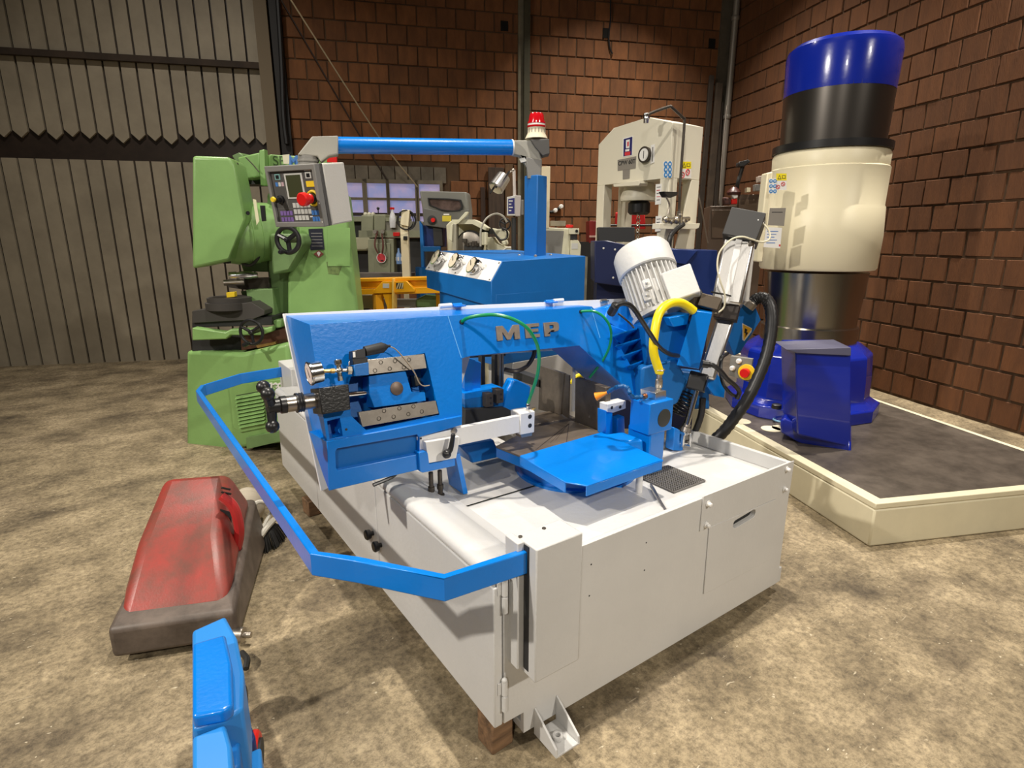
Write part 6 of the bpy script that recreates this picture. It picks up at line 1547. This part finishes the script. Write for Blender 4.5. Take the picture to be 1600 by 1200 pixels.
# ---- dim tool corner at the right
TC = thing('dark_tool_cabinet', 'dark brown tool cabinet in the dim corner behind the saw', 'cabinet', base_of(1130, 7.2))
T7 = Q(7.0, -10, 1140)
a0 = T7.uv(1110, 322); a1 = T7.uv(1150, 322); 
MB().plate(T7, [(a0[0], 0), (a1[0], 0), (a1[0], a0[1]), (a0[0], a0[1])], 0, -.5).build('cabinet_body', CABM, TC, bevel=.005)
a0 = T7.uv(1150, 305); a1 = T7.uv(1196, 305)
MB().plate(T7, [(a0[0]+.02, 0), (a1[0], 0), (a1[0], a0[1]), (a0[0]+.02, a0[1])], .1, -.5).build('cabinet_body', CABM, TC, bevel=.005)
put(MB(), T7, rect(1154, 312, 1188, 333), .01, 'cabinet_door', mat('dim_door_paint', (.10, .065, .04), .5), TC, w=.11, bevel=.003)
put(MB(), T7, rect(1112, 328, 1148, 372), .01, 'cabinet_door', MATS['dim_door_paint'], TC, w=.01, bevel=.003)
HB = thing('bench_lamp', 'black bench lamp with a flat head on the dark cabinet in the corner', 'lamp', T7.px(1152, 305, 0))
put(MB(), T7, [(1154, 253), (1170, 249), (1173, 253), (1164, 259), (1154, 260)], .15, 'lamp_head', BLACKM, HB, w=.2, bevel=.01)
MB().tube([T7.px(1161, 258, .12), T7.px(1157, 272, .12), T7.px(1153, 285, .12), T7.px(1150, 303, .05)], .022, 8).build('lamp_arm', BLACKM, HB)
MB().lathe(T7.px(1147, 298, .1), (0, 0, 1), [(-.05, .07), (-.02, .08), (.0, .07), (.04, .03)], 16).build('lamp_base', mat('dark_maroon', (.05, .015, .012), .4), HB)
items = [((1167, 293, 1173, 300), IVORY, 'cream_tin', 'small cream tin on the dark cabinet shelf'), ((1185, 275, 1195, 284), mat('white_carton', (.5, .42, .35), .6), 'white_carton', 'white carton on top of the corner shelf'), ((1180, 288, 1192, 298), MIDG, 'grey_device', 'grey device with a white dial below the white carton')]
for r_, mt_, nm, lb in items:
    p = T7.px((r_[0]+r_[2])/2, r_[3], .1); o = MB(); o.ppx(T7, rect(*r_), .18, .06); o = o.build(nm, mt_, loc=p, bevel=.004); tag(o, lb, nm.split('_')[1])
WP = thing('cloth_bundle', 'white cloth bundle with a red patch at the left end of the dark cabinet', 'cloth', T7.px(1146, 320, 0))
put(MB(), T7, [(1142, 302), (1153, 301), (1153, 309), (1147, 311)], .08, 'white_part', WPRINT, WP, w=.16, bevel=.01)
put(MB(), T7, [(1143, 311), (1152, 310), (1152, 319), (1142, 319)], .08, 'red_part', RED, WP, w=.15, bevel=.01)
put(MB(), T7, [(1130, 308), (1143, 309), (1142, 320), (1131, 320)], .08, 'dark_part', mat('mottled_dark_cloth', (.12, .05, .04), .8, noise=.8, nscale=30), WP, w=.14, bevel=.01)
st = thing('steel_rods', 'pair of pale steel rods standing by the corner downpipe', 'rod', base_of(1128, 7.4))
MB().tube([T7.px(1136, 165, .05), T7.px(1128, 250, .05), T7.px(1124, 318, .05)], .008, 6, 1).build('rod', STEEL, st)
MB().tube([T7.px(1088, 290, .1), T7.px(1096, 325, .1), T7.px(1106, 380, .1)], .009, 6, 1).build('rod', STEEL, st)

# ---- red floor scrubber and broom at the left
SC = thing('floor_scrubber', 'scuffed red cleaning machine with a grey skirt at the left edge', 'cleaning machine', at(350, 960, 'z', 0))
g1 = at(408, 885, 'z', 0.02); g2 = at(374, 1002, 'z', 0.02)
gd = (g2-g1).normalized(); gn = V((gd.y, -gd.x, 0))
if gn.dot(RT) > 0: gn = -gn
ext = g1-gd*.25
def sp3(a, s_, z): return ext+gd*a+gn*s_+V((0, 0, z))
Lg = (g2-ext).length
b = MB(); b.hull8([sp3(0, 0, .01), sp3(Lg, 0, .01), sp3(Lg, .45, .01), sp3(0, .45, .01)], [sp3(.0, .04, .26), sp3(Lg, .0, .14), sp3(Lg, .45, .14), sp3(.0, .45, .26)]); b.build('skirt', mat('scuffed_grey_brown', (.13, .10, .08), .5, noise=.5, nscale=10), SC, bevel=.02, seg=3)
b = MB(); b.hull8([sp3(.02, .05, .24), sp3(Lg*.95, .02, .12), sp3(Lg*.95, .45, .12), sp3(.0, .45, .24)], [sp3(.10, .12, .46), sp3(Lg*.65, .08, .34), sp3(Lg*.6, .42, .34), sp3(.08, .42, .46)]); b.build('body', REDB, SC, bevel=.05, seg=4)
Ts = PZ(.50)
b = MB(); pth = [atd(x, y, 2.35) for x, y in [(346, 775), (362, 788), (370, 805), (374, 830), (370, 855), (360, 870), (346, 876)]]; b.tube(pth, .022, 10); b.build('tank_rim', mat('bright_red_rim', (.5, .03, .03), .35), SC)
b = MB(); b.hull8([atd(344, 795, 2.42), atd(362, 800, 2.42), atd(366, 850, 2.42), atd(344, 862, 2.42)], [atd(344, 795, 2.38), atd(360, 800, 2.38), atd(365, 850, 2.38), atd(344, 862, 2.38)]); b.build('tank_opening', BLACKM, SC)
for k in range(4):
    a0 = atd(346, 762+k*7, 2.36); a1 = atd(360+k, 765+k*7, 2.36); MB().tube([a0, (a0+a1)/2, a1], .005, 6, 1).build('vent_slot', BLACK, SC)
MB().lathe(at(373, 992, 'z', .05), RT, [(-.02, .03), (.02, .03), (.022, .012), (.05, .012)], 16).build('castor', STEEL, SC)
BRM = thing('hand_broom', 'cream handled brush with fanned black bristles behind the red machine', 'broom', at(430, 845, 'z', 0))
bh_ = MB()
hub = at(407, 838, 'z', .10)
rng = random.Random(3)
for k in range(90):
    t = rng.random(); tgt = at(405+45*t, 866-26*t*t-8*rng.random(), 'z', .005)
    st0 = hub+ (at(425, 815, 'z', .12)-hub)*t
    bh_.tube([st0, (st0+tgt)/2+V((0, 0, .02)), tgt], .0028, 4, 1)
bo = bh_.build('bristles', BLACKM, BRM); bo['kind'] = 'stuff'
MB().tube([at(407, 838, 'z', .10), at(416, 825, 'z', .12), at(428, 812, 'z', .13)], .016, 8, 2).build('brush_head', BEIGE, BRM)
MB().tube([at(399, 862, 'z', .06), at(408, 830, 'z', .10), at(424, 800, 'z', .16)], .010, 8, 2).build('cream_handle', BEIGE, BRM)
BG = thing('cream_bag', 'cream sack with pale hose behind the red cleaning machine', 'bag', at(405, 825, 'z', 0))
p = at(388, 818, 'z', 0); b = MB(); b.ball(p+V((0, 0, .10)), .10, 20, (1, 1, 1)); b.ball(p+V((.02, .09, .09)), .09, 18); b.build('sack', mat('sack_cloth', (.42, .37, .29), .8, bump=.3, bscale=20), BG)
MB().tube([at(388, 800, 'z', .22), at(402, 785, 'z', .25), at(418, 788, 'z', .22), at(426, 800, 'z', .16)], .012, 8).build('pale_hose', BEIGE, BG)
# ---- light blue machine in the lower left corner
LB = thing('blue_cleaning_unit', 'light blue plastic machine with red-rimmed wheels in the near left corner', 'cleaning machine', at(340, 1180, 'z', 0))
SKY = mat('light_blue_plastic', (.02, .22, .62), .35)
def hb(pts, z0, z1, nm, mt, sh=.0, bev=.01):
    bt = [at(x, y, 'z', z1) for x, y in pts]
    MB().hull8([V((p.x, p.y, z0)) for p in bt], bt).build(nm, mt, LB, bevel=bev, seg=3)
hb([(300, 985), (352, 962), (370, 995), (381, 1050), (380, 1105), (352, 1125), (300, 1140)], .20, .42, 'upper_shell', SKY)
hb([(300, 1005), (352, 990), (362, 1035), (364, 1100), (350, 1110), (300, 1120)], .42, .46, 'shell_lid', BLUE)
hb([(300, 1120), (362, 1090), (374, 1140), (376, 1195), (300, 1260)], .14, .33, 'lower_shell', BLUEM)
hb([(300, 1150), (352, 1130), (362, 1165), (366, 1230), (300, 1300)], .33, .42, 'front_shell', SKY)
hb([(366, 1145), (392, 1130), (400, 1152), (380, 1170)], .08, .20, 'dark_inset', NAVY)
hb([(376, 1180), (408, 1165), (410, 1215), (380, 1230)], .06, .18, 'side_wing', SKY)
for (x, y, z) in [(372, 1105, .09), (398, 1180, .07)]:
    c = at(x, y, 'z', z); MB().torus(c, RT+FHZ*.3, z-.015, .016, 32, 10).build('red_wheel_rim', RED, LB); MB().lathe(c-RT*.02, RT+FHZ*.3, [(0, z-.03), (.04, z-.03)], 26).build('wheel_disc', BLACKM, LB)
MB().tube([at(378, 1020, 'z', .02), at(386, 1030, 'z', .03), at(384, 1045, 'z', .02)], .012, 8).build('brush_tuft', BLACKM, LB)
